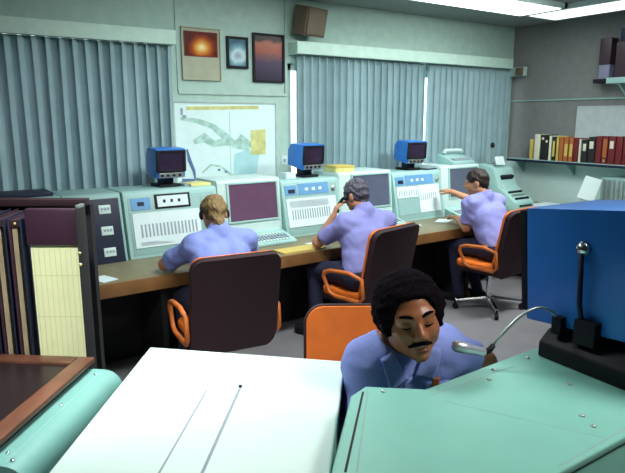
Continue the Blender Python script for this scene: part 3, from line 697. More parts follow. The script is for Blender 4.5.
# ------------------------------------------------------------------ people: one continuous surface per body, grown from a signed distance field
class Field:
    def __init__(s, lo, hi, step, fine=None, fstep=None):
        s.ax = []
        for i in range(3):
            c = [lo[i]]
            while c[-1] < hi[i]:
                st = step
                if fine:
                    for f in fine:
                        if f[0][i]-step < c[-1] < f[1][i]: st = fstep
                c.append(c[-1]+st)
            s.ax.append(np.array(c, dtype=np.float32))
        s.F = np.full([len(a) for a in s.ax], .2, dtype=np.float32)
    def _win(s, lo, hi, pad):
        sl = tuple(slice(max(0, int(np.searchsorted(a, l-pad))-1), int(np.searchsorted(a, h+pad))+1) for a, l, h in zip(s.ax, lo, hi))
        if any(q.start >= q.stop for q in sl): return None
        return sl, [s.ax[0][sl[0]][:, None, None], s.ax[1][sl[1]][None, :, None], s.ax[2][sl[2]][None, None, :]]
    def _mix(s, sl, d, k, sub):
        f = s.F[sl]
        if sub:
            d = -d; h = np.clip(.5-.5*(f-d)/k, 0, 1); s.F[sl] = f*(1-h)+d*h+k*h*(1-h)
        else:
            h = np.clip(.5+.5*(f-d)/k, 0, 1); s.F[sl] = f*(1-h)+d*h-k*h*(1-h)
    def cone(s, a, b, ra, rb, k=.02, sub=False, cut0=None, cut1=None):
        a, b = Vector(a), Vector(b); r = max(ra, rb)
        w = s._win([min(p, q)-r for p, q in zip(a, b)], [max(p, q)+r for p, q in zip(a, b)], k+.04)
        if not w: return
        sl, (X, Y, Z) = w; ab = b-a; L2 = max(ab.length_squared, 1e-9)
        px, py, pz = X-a.x, Y-a.y, Z-a.z
        tr = (px*ab.x+py*ab.y+pz*ab.z)/L2; t = np.clip(tr, 0, 1)
        d = np.sqrt((px-t*ab.x)**2+(py-t*ab.y)**2+(pz-t*ab.z)**2)-(ra+(rb-ra)*t)
        L = ab.length
        if cut1 is not None: d = np.maximum(d, (tr-cut1)*L)
        if cut0 is not None: d = np.maximum(d, (cut0-tr)*L)
        s._mix(sl, d, k, sub)
    def ell(s, c, r, rot=None, k=.02, sub=False):
        c = Vector(c); m = max(r); w = s._win([v-m for v in c], [v+m for v in c], k+.04)
        if not w: return
        sl, (X, Y, Z) = w; p = np.broadcast_arrays(X-c.x, Y-c.y, Z-c.z)
        if rot is not None:
            q = rot.transposed(); p = [p[0]*q[i][0]+p[1]*q[i][1]+p[2]*q[i][2] for i in range(3)]
        k0 = np.sqrt(sum((p[i]/r[i])**2 for i in range(3))); k1 = np.sqrt(sum((p[i]/r[i]**2)**2 for i in range(3)))+1e-6
        s._mix(sl, k0*(k0-1)/k1, k, sub)
    def noise(s, amp, fr, seed=0):
        X, Y, Z = s.ax[0][:, None, None], s.ax[1][None, :, None], s.ax[2][None, None, :]
        for i in range(3):
            v = np.random.RandomState(seed+i).normal(size=3); v = v/np.linalg.norm(v)*fr*(1+.6*i)
            s.F += (amp/(1+i))*np.sin(X*v[0]+Y*v[1]+Z*v[2]+1.7*np.sin(X*v[1]*.7-Z*v[0]*.8+Y*v[2]*.5)).astype(np.float32)
    def mesh(s, name, m, root, parent=None):
        F = s.F; n = F.shape; I = F < 0
        c8 = [I[a:n[0]-1+a, b:n[1]-1+b, c:n[2]-1+c] for a in (0, 1) for b in (0, 1) for c in (0, 1)]
        cnt = sum(x.astype(np.int8) for x in c8); act = (cnt > 0) & (cnt < 8)
        idx = np.full(act.shape, -1, np.int64); q = np.argwhere(act); idx[act] = np.arange(len(q))
        P = np.zeros((len(q), 3)); N = np.zeros(len(q))
        cor = np.array([(a, b, c) for a in (0, 1) for b in (0, 1) for c in (0, 1)])
        for i in range(8):
            for ax in range(3):
                if cor[i][ax]: continue
                A = q+cor[i]; Bq = A.copy(); Bq[:, ax] += 1
                fa = F[A[:, 0], A[:, 1], A[:, 2]]; fb = F[Bq[:, 0], Bq[:, 1], Bq[:, 2]]; mk = (fa < 0) != (fb < 0)
                t = np.where(mk, fa/np.where(mk, fa-fb, 1), 0)
                pa = np.stack([s.ax[j][A[:, j]] for j in range(3)], 1); pb = np.stack([s.ax[j][Bq[:, j]] for j in range(3)], 1)
                P += np.where(mk[:, None], pa+(pb-pa)*t[:, None], 0); N += mk
        P /= N[:, None]; faces = []
        for ax in range(3):
            u, v = (ax+1) % 3, (ax+2) % 3
            s0 = [slice(None)]*3; s1 = [slice(None)]*3; s0[ax] = slice(0, -1); s1[ax] = slice(1, None)
            for w_ in (s0, s1):
                w_[u] = slice(1, -1); w_[v] = slice(1, -1)
            a, b = I[tuple(s0)], I[tuple(s1)]
            e = np.argwhere(a != b); fl = a[a != b]
            e[:, u] += 1; e[:, v] += 1
            def g(du, dv):
                z = e.copy(); z[:, u] += du; z[:, v] += dv; return idx[z[:, 0], z[:, 1], z[:, 2]]
            Q = np.stack([g(-1, -1), g(0, -1), g(0, 0), g(-1, 0)], 1); Q[~fl] = Q[~fl][:, ::-1]; faces.append(Q)
        Q = np.concatenate(faces); Q = Q[(Q >= 0).all(1)]
        off = np.array(root.location) if root else np.zeros(3)
        # light smoothing
        E = np.concatenate([Q[:, [0, 1]], Q[:, [1, 2]], Q[:, [2, 3]], Q[:, [3, 0]]])
        for lam in (.5, -.45, .5):
            S = np.zeros_like(P); Cn = np.zeros(len(P)); np.add.at(S, E[:, 0], P[E[:, 1]]); np.add.at(Cn, E[:, 0], 1)
            P = P+lam*(S/np.maximum(Cn, 1)[:, None]-P)
        me = bpy.data.meshes.new(name); me.from_pydata((P-off).tolist(), [], Q.tolist()); me.update()
        me.materials.append(M[m]); me.polygons.foreach_set('use_smooth', [True]*len(me.polygons))
        o = bpy.data.objects.new(name, me); col.objects.link(o); o.parent = parent or root
        return o
V = Vector
def lerp(a, b, t): return V(a)+(V(b)-V(a))*t
def hand(F, wr, d, pn, th, curl=20, sc_=1., spread=3):
    wr, d, pn, th = V(wr), V(d).normalized(), V(pn).normalized(), V(th).normalized()
    pn = (pn-d*pn.dot(d)).normalized(); th = (th-d*th.dot(d)-pn*th.dot(pn)).normalized(); axis = d.cross(pn)
    for i, (o_, kd, fl, r) in enumerate(((.029, .088, .072, .0092), (.010, .092, .080, .0095), (-.009, .087, .073, .0090), (-.027, .079, .057, .0080))):
        k0 = wr+d*.012*sc_+th*o_*.55*sc_; k1 = wr+d*kd*sc_+th*o_*sc_
        F.cone(k0, k1, .014*sc_, .0125*sc_, .016)
        dd = Matrix.Rotation(R(-spread*(i-1.5)), 3, pn) @ d if pn.dot(d.cross(th)) < 0 else Matrix.Rotation(R(spread*(i-1.5)), 3, pn) @ d
        p = k1; a = curl*.7
        for j, f in enumerate((.45, .31, .24)):
            dd = Matrix.Rotation(R(a), 3, axis) @ dd; q = p+dd*fl*f*sc_; F.cone(p, q, r*sc_*(1-.07*j), r*sc_*(1-.07*(j+1)), .004); p = q; a = curl
    b = wr+d*.022*sc_+th*.018*sc_; m_ = b+(d*.62+th*.62+pn*.25)*.046*sc_; e = m_+(d*.86+th*.28+pn*.3)*.034*sc_; e2 = e+(d*.95+pn*.25)*.026*sc_
    F.cone(b, m_, .016*sc_, .012*sc_, .014); F.cone(m_, e, .0115*sc_, .0105*sc_, .004); F.cone(e, e2, .0105*sc_, .0085*sc_, .004)
def head(F, c, Rm, s=1., neck=None, lids=True):
    c = V(c)
    def T(p): return c+Rm @ (V(p)*s)
    def el(p, r, k=.02, sub=False): F.ell(T(p), [x*s for x in r], Rm, k*s, sub)
    def co(p, q, ra, rb, k=.015, sub=False): F.cone(T(p), T(q), ra*s, rb*s, k*s, sub)
    if neck is not None: F.cone(neck, T((0, -.028, -.07)), .060, .054*s, .03)
    el((0, -.012, .032), (.073, .094, .083)); el((0, .028, -.022), (.060, .064, .086), .03)
    el((0, .045, -.082), (.036, .038, .030), .03); el((0, .078, -.098), (.020, .018, .017), .02)
    for x in (-1, 1):
        el((x*.038, .058, -.030), (.028, .028, .030), .02)
        el((x*.050, .012, -.062), (.020, .038, .024), .025)
        co((x*.012, .088, .022), (x*.046, .074, .022), .009, .009, .018)
        el((x*.031, .104, .000), (.020, .020, .014), .014, True)
        el((x*.031, .074, .000), (.0165, .0155, .0135), .006)
        el((x*.078, -.012, -.008), (.011, .021, .033), .008)
        el((x*.014, .101, -.036), (.0115, .012, .0095), .010)
    co((0, .088, .012), (0, .113, -.026), .0085, .0135, .014)
    co((-.019, .090, -.0600), (.019, .090, -.0600), .0075, .0075, .008); co((0, .094, -.0595), (0, .094, -.060), .009, .009, .008)
    co((-.014, .090, -.0740), (.014, .090, -.0740), .0085, .0085, .008)
    co((-.024, .1015, -.0668), (.024, .1015, -.0668), .0035, .0035, .004, True)
    return T
def person(label, J, skin, shirt, hair, seed, step=.009, fine=None, fstep=.0055, extra=None):
    root = empty('person', (J['pelvis'][0], J['pelvis'][1], 0), 0, label, 'person')
    P, N = V(J['pelvis']), V(J['neck']); sL, sR = V(J['shL']), V(J['shR']); lat = (sR-sL).normalized()
    mid = (sL+sR)/2; C = mid-(mid-P).normalized()*.12
    hlat = V(J.get('hlat', lat)); hlat.z = 0; hlat.normalize()
    pts = [P, N, sL, sR]+[V(J[k]) for k in ('elL', 'elR', 'wrL', 'wrR', 'knL', 'knR', 'ftL', 'ftR')]+[V(J['head'])]
    lo = [min(p[i] for p in pts)-.24 for i in range(3)]; hi = [max(p[i] for p in pts)+.26 for i in range(3)]; lo[2] = -.01
    Rm = Euler((0, 0, R(J['yaw']))).to_matrix() @ Euler((R(-J['pitch']), 0, 0)).to_matrix() @ Euler((0, R(J.get('roll', 0)), 0)).to_matrix()
    hs = J.get('hs', 1.)
    def torso(F, g):
        fr = hlat.cross(V((0, 0, 1)))
        for x in (-1, 1):
            F.cone(P+hlat*.075*x+V((0, 0, .04)), C+lat*.075*x, .108+g, .112+g, .06)
            F.cone(C+lat*.08*x, mid+lat*.10*x-V((0, 0, .02)), .105+g, .07+g, .05)
        F.cone(sL, sR, .058+g, .058+g, .05)
        for q in (sL, sR): F.cone(lerp(N, q, .15)+V((0, 0, -.005)), q, .045+g, .055+g, .04)
    def arm(F, S, E, W, g, t1=None):
        if t1: F.cone(S, E, .056+g, .050+g, .04, cut1=t1)
        else: F.cone(S, E, .052, .041, .03); F.cone(E, W, .042, .028, .02)
    def legs(F, g, shin=True):
        for x, k in ((-1, 'L'), (1, 'R')):
            h = P+hlat*.09*x; kn, ft = V(J['kn'+k]), V(J['ft'+k]); an = ft+V((0, 0, .10))
            F.cone(h, kn, .088+g, .060+g, .04); F.cone(kn, an, .056+g, .040+g, .03)
            if not shin: continue
            f = V(kn-h); f.z = 0; f.normalize(); F.cone(an-V((0, 0, .05)), ft+f*.17+V((0, 0, .035)), .035, .028, .03)
        F.cone(P-hlat*.085, P+hlat*.085, .112+g, .112+g, .05)
    F = Field(lo, hi, step, fine, fstep); torso(F, 0); legs(F, 0)
    for k in 'LR':
        arm(F, V(J['sh'+k]), V(J['el'+k]), V(J['wr'+k]), 0)
        hd = J['hand'+k]; hand(F, J['wr'+k], *hd)
    T = head(F, J['head'], Rm, hs, N)
    F.mesh('body', skin, root)
    # shirt
    F = Field(lo, hi, step, fine, max(fstep, .0055)); torso(F, .014)
    for k in 'LR': arm(F, V(J['sh'+k]), V(J['el'+k]), None, .016, J.get('sleeve', .74))
    F.noise(.0030, 42, seed)
    hv = V(J['head'])-N
    if skin == 'skin': F.cone(N, N+hv*.22, .078, .074, .015)
    F.cone(N+(N-mid)*.1, N+hv*.9, .064, .070 if skin == 'skin' else .075, .008, sub=True)
    pn = (mid-P).normalized()
    F.cone(P-V((0, 0, .3)), P-pn*.02, .30, .30, .004, sub=True, cut1=1.)
    sh = F.mesh('shirt', shirt, root)
    F = Field(lo, [hi[0], hi[1], P.z+.35], step); legs(F, .012, False); F.noise(.003, 30, seed+3); F.mesh('trousers', 'trouser', root)
    for k in 'LR':
        kn, ft = V(J['kn'+k]), V(J['ft'+k]); f = V(kn-P); f.z = 0; f.normalize()
        F = Field([c-.3 for c in ft], [c+.3 for c in ft[:2]]+[.16], .009)
        F.cone(ft+V((0, 0, .075))-f*.02, ft+V((0, 0, .05)), .052, .048, .03); F.cone(ft+V((0, 0, .045)), ft+f*.18+V((0, 0, .042)), .045, .040, .03)
        F.cone(ft+V((0, 0, -.06)), ft+V((0, 0, .004)), .5, .5, .002, sub=True, cut1=1.)
        F.mesh('shoe', 'black', root)
    hc = V(J['head']); hlo = [c-.22 for c in hc]; hhi = [c+.22 for c in hc]
    F = Field(hlo, hhi, .0045); hair(F, T, Rm, hs); hm = F.mesh('hair', J['hairm'], root)
    return root, T, Rm, sh
def side_hair(nape=-.07, amp=.0035, fr=110, puff=.010, front=.085):
    def f(F, T, Rm, s):
        F.ell(T((0, -.014, .036)), [(.074+puff)*s, (.094+puff)*s, (.083+puff)*s], Rm, .02)
        F.cone(T((0, -.062, -.01)), T((0, -.062, nape)), .052*s, .040*s, .03)
        F.noise(amp, fr, 5)
        F.ell(T((0, .098, -.050)), [.076*s, .066*s, .098*s], Rm, .015, True)       # clear the face
        F.ell(T((0, .118, .018)), [.048*s, .036*s, .045*s], Rm, .02, True)
        for x in (-1, 1): F.ell(T((x*.085, .006, -.022)), [.022*s, .030*s, .040*s], Rm, .01, True)
    return f
def afro(F, T, Rm, s):
    F.ell(T((0, -.016, .036)), [.098*s, .108*s, .093*s], Rm, .02); F.ell(T((0, -.055, -.01)), [.098*s, .085*s, .080*s], Rm, .03)
    for x in (-1, 1): F.cone(T((x*.078, .028, .03)), T((x*.074, .030, -.030)), .022*s, .012*s, .02)
    F.noise(.0022, 210, 9)
    for x in (-.030, 0, .030): F.ell(T((x, .115, -.035)), [.046*s, .078*s, .122*s], Rm, .008, True)
# --- man at the front
J1 = dict(pelvis=(1.345, 1.56, .59), neck=(1.235, 1.355, 1.060), shL=(1.395, 1.315, 1.010), shR=(1.138, 1.375, 1.005),
          elL=(1.535, 1.245, .955), elR=(1.05, 1.27, .79), wrL=(1.385, 1.185, .83), wrR=(1.16, 1.185, .785),
          handL=((-.85, -.1, -.3), (0, -.3, -.9), (.2, -.9, .3), 22), handR=((.95, -.1, -.05), (0, 0, -1), (0, -1, 0), 14),
          knL=(1.30, 1.19, .54), knR=(1.10, 1.24, .54), ftL=(1.36, 1.30, 0), ftR=(1.16, 1.34, 0), hlat=(-.84, .54, 0),
          head=(1.203, 1.265, 1.184), yaw=152, pitch=-1, roll=9, hs=1.06, hairm='afro', sleeve=.80)
J1['hlat'] = (-.84, .54, 0)
p1, T, Rm, sh = person('man with an afro and moustache in a blue shirt looking down at his console', J1, 'skinb', 'shirt', afro, 1,
                   step=.011, fine=[((.9, 1.08, 1.0), (1.6, 1.45, 1.42))], fstep=.0042)
off = -V(p1.location); hs = J1['hs']
def TL(p): return T(p)+off
def hp(b, name, m, **k): return b.build(name, m, p1, smooth=True, **k)
mu = MB(); n_ = 9
for s_ in (-1, 1):
    mu.tube([TL((s_*(.001+.031*k/n_), .1025-.019*(k/n_)**2, -.0500-.013*(k/n_)**1.6)) for k in range(n_+1)], [.0080*(1-.5*(k/n_)**2) for k in range(n_+1)], 8)
hp(mu, 'moustache', 'afro')
for s_ in (-1, 1):
    hp(MB().tube([TL((s_*(.012+.040*k/6), .0955-.020*(k/6)**2, .0215+.008*math.sin(k/6*2.4)-.004*k/6)) for k in range(7)], [.0036, .0052, .0056, .0054, .0048, .004, .0026], 8), 'eyebrow', 'afro')
    hp(MB().tube([TL((s_*(.017+.028*k/6), .0865+.0045*math.sin(k/6*math.pi)-.004*k/6, -.006-.004*math.sin(k/6*math.pi))) for k in range(7)], [.001, .0017, .002, .002, .002, .0017, .001], 6), 'eyelashes', 'afro')
hp(MB().tube([TL((-.021+.042*k/8, .0925+.0055*math.sin(k/8*math.pi), -.0745)) for k in range(9)], [.002, .005, .0065, .007, .007, .007, .0065, .005, .002], 8, flat=.8), 'lower_lip', 'lip')
# collar, placket, pocket: cloth patches that follow the shirt front
from mathutils.bvhtree import BVHTree
bpy.context.view_layer.update()
def bvh_of(objs):
    vs, fs = [], []
    for ob in objs:
        n0 = len(vs); vs += [tuple(v.co) for v in ob.data.vertices]; fs += [tuple(n0+i for i in pl.vertices) for pl in ob.data.polygons]
    return BVHTree.FromPolygons(vs, fs)
bodyo = [c for c in col.objects if c.parent == p1 and c.name.startswith('body')][0]
tree = bvh_of([sh])
Nn = V(J1['neck'])+off
latL = (V(J1['shL'])-V(J1['shR'])).normalized(); fw_ = latL.cross(V((0, 0, 1))).normalized()
if fw_.y > 0: fw_ = -fw_
pd = (fw_+V((0, 0, -.55))).normalized()          # looked at along the chest
def patch(name, m, parent, c4, lift=.006, th=.004, n=8):
    vs, fs = [], []
    def hit(u, w):
        o_ = Nn+latL*u+V((0, 0, w))+fw_*.35
        h = tree.ray_cast(o_, -fw_, .6)
        return h[0]+fw_*lift if h[0] is not None and h[3] < .36 else o_-fw_*(.35-.085+.3*min(0, w))
    for j_ in range(n+1):
        for i_ in range(n+1):
            a, b = i_/n, j_/n
            u = (c4[0][0]*(1-a)+c4[1][0]*a)*(1-b)+(c4[3][0]*(1-a)+c4[2][0]*a)*b
            w = (c4[0][1]*(1-a)+c4[1][1]*a)*(1-b)+(c4[3][1]*(1-a)+c4[2][1]*a)*b
            vs.append(hit(u, w))
    for j_ in range(n):
        for i_ in range(n):
            k = j_*(n+1)+i_; fs.append((k, k+1, k+n+2, k+n+1))
    me = bpy.data.meshes.new(name); me.from_pydata(vs, [], fs); me.materials.append(M[m])
    for q_ in me.polygons: q_.use_smooth = True
    ob = bpy.data.objects.new(name, me); col.objects.link(ob); ob.parent = parent
    md = ob.modifiers.new('cloth', 'SOLIDIFY'); md.thickness = th; md.offset = 0
    return ob
patch('collar', 'shirtc', sh, [(-.105, -.005), (-.060, .010), (-.008, -.085), (-.080, -.120)], .012, .006)
patch('collar', 'shirtc', sh, [(.060, .010), (.105, -.005), (.086, -.115), (.016, -.085)], .012, .006)
patch('placket', 'shirtc', sh, [(-.014, -.088), (.014, -.088), (.012, -.24), (-.012, -.24)], .003)
patch('pocket', 'shirt', sh, [(.065, -.125), (.145, -.120), (.140, -.22), (.066, -.22)], .003)
patch('badge', 'borange', sh, [(.085, -.105), (.108, -.102), (.106, -.135), (.084, -.138)], .010, .002, 4)
p2, T2, Rm2, _ = person('man with light brown hair and a blue shirt bent over the first console', dict(
    pelvis=(1.53, 3.34, .59), neck=(1.655, 3.60, 1.02), shL=(1.465, 3.58, .945), shR=(1.835, 3.57, .945),
    elL=(1.335, 3.80, .80), elR=(1.985, 3.80, .80), wrL=(1.50, 4.00, .785), wrR=(1.84, 4.02, .785),
    handL=((.75, .6, -.05), (0, 0, -1), (.6, .8, 0), 14), handR=((-.75, .6, -.05), (0, 0, -1), (-.6, .8, 0), 14),
    knL=(1.46, 3.78, .56), knR=(1.66, 3.78, .56), ftL=(1.44, 3.74, 0), ftR=(1.68, 3.74, 0), hlat=(1, .1, 0),
    head=(1.665, 3.70, 1.125), yaw=-12, pitch=34, roll=0, hs=1.0, hairm='blond', sleeve=.86), 'skin', 'shirt', side_hair(-.105, .004, 90, .015), 2,
    fine=[((1.3, 3.95, .72), (2.0, 4.12, .86)), ((1.55, 3.58, 1.0), (1.78, 3.82, 1.26))])
o2 = -V(p2.location)
hb = MB().tube([T2((.088*math.cos(R(a)), -.005, .04+.092*math.sin(R(a))))+o2 for a in range(-10, 191, 12)], .006, 8); hs_ = hb.build('headset', 'black', p2, smooth=True)
for s_ in (-1, 1): MB().sph(T2((s_*.090, -.008, -.004))+o2, (.016, .030, .032), rot=Rm2.to_euler()).build('ear_cup', 'black', hs_, smooth=True)
p3, T3, Rm3, _ = person('grey haired man in a lavender shirt holding a handset to his ear', dict(
    pelvis=(2.80, 3.46, .59), neck=(2.90, 3.59, 1.055), shL=(2.705, 3.585, .975), shR=(3.075, 3.535, .965),
    elL=(2.60, 3.81, .80), elR=(3.12, 3.80, .80), wrL=(2.70, 3.745, 1.00), wrR=(2.97, 4.00, .785),
    handL=((.32, -.05, .75), (.8, -.35, -.1), (-.2, .9, 0), 26), handR=((-.6, .75, -.05), (0, 0, -1), (-.8, .6, 0), 14),
    knL=(2.62, 3.88, .57), knR=(2.82, 3.90, .57), ftL=(2.60, 3.82, 0), ftR=(2.84, 3.84, 0), hlat=(.97, .22, 0),
    head=(2.885, 3.69, 1.175), yaw=14, pitch=14, roll=-6, hs=1.0, hairm='greyh', sleeve=.80), 'skin', 'shirtl', side_hair(-.06, .0045, 120, .011), 3,
    fine=[((2.62, 3.6, 1.0), (3.0, 3.85, 1.32)), ((2.8, 3.95, .73), (3.05, 4.15, .85))])
p4, T4, Rm4, _ = person('dark haired man in a lavender shirt reaching out to the paired sheets', dict(
    pelvis=(4.41, 3.49, .59), neck=(4.43, 3.69, 1.055), shL=(4.245, 3.70, .985), shR=(4.615, 3.70, .985),
    elL=(4.235, 3.73, .765), elR=(4.66, 3.96, .94), wrL=(4.37, 3.98, .815), wrR=(4.53, 4.20, 1.035),
    handL=((.25, .9, -.05), (0, 0, -1), (.9, -.25, 0), 20), handR=((-.05, 1, .12), (.2, 0, -1), (-1, 0, 0), 18),
    knL=(4.27, 3.90, .56), knR=(4.46, 3.91, .56), ftL=(4.30, 3.84, 0), ftR=(4.52, 3.80, 0), hlat=(.98, .15, 0),
    head=(4.375, 3.755, 1.185), yaw=34, pitch=10, roll=-4, hs=1.0, hairm='darkh', sleeve=.80), 'skin', 'shirtl', side_hair(-.06, .003, 90, .010), 4,
    fine=[((4.25, 4.05, .73), (4.75, 4.4, 1.12)), ((4.28, 3.64, 1.08), (4.48, 3.88, 1.3))])
# handset held at the ear of the grey haired man: a thing of its own
hq = V((2.768, 3.725, 1.105))
o = empty('telephone_handset', hq, 0, 'black telephone handset held at the ear of the grey haired man', 'telephone')
MB().tube([(.035, -.04, .055), (.0, -.02, .045), (-.01, .03, -.01), (.0, .07, -.055), (.02, .085, -.065)], [.024, .013, .011, .013, .022], 10).build('handle', 'black', o, smooth=True)


# ------------------------------------------------------------------ foreground: white cabinet
ZW = .95
A_, B_, C_, D_ = (.640, 2.027), (1.157, 1.527), (.08, 1.254), (.66, .934)
o = empty('white_cabinet', (.55, 1.35, 0), 0, 'white topped console cabinet with two grooves in front of the binder rack', 'cabinet')
def loc(p): return (p[0]-.55, p[1]-1.35)
q = [loc(p) for p in (A_, B_, D_, C_)]
MB().prism([(x*.97, y*.97) for x, y in q], 2, .05, ZW-.03).build('body', 'console', o, bevel=.005)
MB().prism(q, 2, ZW-.03, ZW).build('top_panel', 'whitecab', o, bevel=.008, seg=3)
MB().prism([(x*.92, y*.92) for x, y in q], 2, 0, .05).build('plinth', 'black', o)
for p0, p1, w_ in (((.761, 1.541), (.46, 1.16), .0042), ((.669, 1.585), (.37, 1.21), .0028)):
    a0, a1 = Vector((*loc(p0), ZW+.0003)), Vector((*loc(p1), ZW+.0003)); MB().tube([a0, a1], w_, 6, flat=.3).build('groove', 'tick', o)
MB().lathe([(.006, 0), (.005, .006)], (*loc((.765, 1.547)), ZW), 10).build('screw', 'black', o)
# mint console, bottom right
ZM = 1.03
o = empty('mint_console', (1.2, .9, 0), 0, 'mint green console with screw heads behind which the front man sits', 'control console')
def lm(p): return (p[0]-1.2, p[1]-.9)
P_ = [(.915, 1.180), (.985, 1.205), (1.113, 1.098), (1.58, 1.115), (1.95, 1.115), (1.95, .65), (1.06, .65), (.80, .62), (.60, .855)]
poly = [lm(p) for p in P_]
MB().prism([(x*.985, y*.985) for x, y in poly], 2, .04, ZM-.02).build('body', 'mint', o, bevel=.004)
MB().prism(poly, 2, ZM-.02, ZM).build('top_panel', 'mint', o, bevel=.006, seg=3)
MB().prism([(x*.94, y*.94) for x, y in poly], 2, 0, .04).build('plinth', 'black', o)
MB().bb((-.25, .24, .70), (.62, .42, .735)).build('writing_shelf', 'desktop', o, bevel=.004)
def seam(pts, w_=.0022, m_='consoled'): MB().tube([(*lm(p), ZM+.0002) for p in pts], w_, 6, flat=.35).build('panel_seam', m_, o)
seam([(.975, 1.180), (.712, .893)]); seam([(.958, 1.180), (.69, .905)], .003, 'under')
seam([(1.10, 1.06), (1.45, 1.06)]); seam([(1.102, 1.019), (1.286, .668)], .0012); seam([(1.09, .665), (1.50, .672)])
for p in [(1.005, 1.15), (1.31, 1.038), (1.375, 1.075), (1.535, 1.075), (1.475, .89), (1.31, .72), (1.335, .765)]:
    MB().lathe([(.0075, 0), (.0065, .003), (.003, .005)], (*lm(p), ZM), 10).build('screw', 'steel', o, smooth=True)
# big blue monitor on black base with yoke
o = empty('blue_monitor', (1.78, .93, ZM+.0005), R(-3), 'large blue monitor on a yoke and black base at the front console', 'monitor')
MB().prism([(-.21, 0), (.21, 0), (.21, .05), (.165, .085), (-.165, .085), (-.21, .05)], 1, -.30, .13).build('base', 'black', o, bevel=.008)
b = MB(); b.prism([(.245, .03), (.235, .40), (-.24, .40), (-.31, .33), (-.31, .09), (-.25, .02)], 0, -.17, .20)
body = b.build('casing', 'blue', o, bevel=.012); body.location = (0, -.03, .085); body.rotation_euler = (R(-6), 0, 0)
bz = MB()
for s in (-.15, .18): bz.bb((s-.02, .235, .06), (s+.02, .26, .39))
bz.bb((-.13, .235, .36), (.16, .26, .39)); bz.bb((-.13, .235, .04), (.16, .26, .09)); bz.build('screen_bezel', 'black', body, bevel=.004)
MB().bb((-.13, .235, .09), (.16, .245, .36)).build('screen', 'screen', body, bevel=.004)
MB().tube([(-.186, .025, .36), (-.188, .015, .20), (-.186, -.01, .085)], .0075, 10).build('yoke_arm', 'dark', o, smooth=True)
MB().lathe([(.022, 0), (.022, .012), (.012, .022), (.004, .026)], (-.172, .026, .365), 16, rot=(0, R(-90), 0)).build('pivot_bolt', 'chrome', o, smooth=True)
MB().bb((-.20, -.05, .08), (-.135, .02, .155)).build('yoke_foot', 'black', o, bevel=.004)
MB().tube([(-.14, -.04, .118), (.19, -.04, .118)], .018, 12).tube([(-.14, .0, .108), (.19, .0, .108)], .012, 12).build('crossbar', 'white', o, smooth=True)
# gooseneck microphone
def bez(p0, p1, p2, p3, n=18):
    return [Vector(p0)*(1-t)**3+Vector(p1)*3*t*(1-t)**2+Vector(p2)*3*t*t*(1-t)+Vector(p3)*t**3 for t in [k/n for k in range(n+1)]]
o = empty('gooseneck_microphone', (1.66, 1.06, ZM+.0005), 0, 'silver gooseneck microphone bent from the black base toward the front man', 'microphone')
o.location = (1.60, 1.02, ZM+.0855)
MB().bb((-.016, -.016, 0), (.016, .016, .055)).build('bracket', 'black', o, bevel=.004)
g = bez((0, 0, .045), (-.05, .02, .11), (-.12, .03, .12), (-.208, .075, -.016))
MB().tube(g, .0045, 8).build('gooseneck', 'steel', o, smooth=True)
MB().tube([g[-1], g[-1]+Vector((-.012, .005, -.016)), g[-1]+Vector((-.024, .010, -.022))], [.008, .010, .009], 10).build('joint', 'black', o, smooth=True)
a0 = g[-1]+Vector((-.024, .010, -.022)); dv = Vector((-.075, .040, .022)).normalized()
MB().tube([a0, a0+dv*.005, a0+dv*.05, a0+dv*.055, a0+dv*.095, a0+dv*.105], [.009, .013, .014, .017, .018, .012], 14).build('microphone_head', 'silver', o, smooth=True)

# ------------------------------------------------------------------ left foreground: mint cabinet with wood framed display
ZL = .80
o = empty('display_cabinet', (.1, 1.95, 0), 0, 'mint cabinet with rounded edge carrying the wood framed display', 'cabinet')
u = Vector((.420, .517, 0)).normalized(); v = Vector((-u.y, u.x, 0))       # u runs away from the camera, v to the left of it
c0 = Vector((.586, 2.223, 0)); L = .665
def uv(a, b_, z): q = c0-u*a+v*b_; return (q.x-.1, q.y-1.95, z)
b = MB(); prof = [(.0, .60)]+[(.075-.075*math.cos(R(a)), ZL-.07+.07*math.sin(R(a))) for a in range(0, 91, 15)]+[(.62, ZL), (.62, .60)]; npf = len(prof)
ra = [b.bm.verts.new(uv(.0, x, z)) for x, z in prof]; rb_ = [b.bm.verts.new(uv(L, x, z)) for x, z in prof]
b.bm.faces.new(ra); b.bm.faces.new(rb_[::-1])
for i in range(npf): b.bm.faces.new((ra[i], ra[(i+1) % npf], rb_[(i+1) % npf], rb_[i]))
b.build('top_shell', 'mintd', o, smooth=True).data.set_sharp_from_angle(angle=R(40))
b = MB(); b.prism([uv(.02, .05, 0)[:2], uv(.02, .60, 0)[:2], uv(L-.02, .60, 0)[:2], uv(L-.02, .05, 0)[:2]], 2, .0, .62); b.build('body', 'consoled', o)
for a, b_ in ((.05, .085), (.60, .095), (.635, .06), (.30, .09)): MB().lathe([(.007, 0), (.005, .004)], uv(a, b_, ZL), 10).build('screw', 'chrome', o, smooth=True)
MB().tube([uv(.02, .075, ZL+.0002), uv(L-.02, .075, ZL+.0002)], .0016, 6, flat=.4).build('panel_seam', 'consoled', o)
o = empty('framed_display', (.1, 2.1, ZL+.001), 0, 'dark display panel in a brown wooden frame lying on the mint cabinet', 'display')
def fv(a, b_, z): q = c0-u*a+v*b_; return Vector((q.x-.1, q.y-2.1, z))
b = MB(); b0, b1, a0_, a1_ = .115, .60, -.02, .62
def strip(mb, p, q, z0, z1):
    (a, b_), (c, d_) = p, q; mb.prism([fv(a, b_, 0)[:2], fv(c, b_, 0)[:2], fv(c, d_, 0)[:2], fv(a, d_, 0)[:2]], 2, z0, z1)
fw = .068
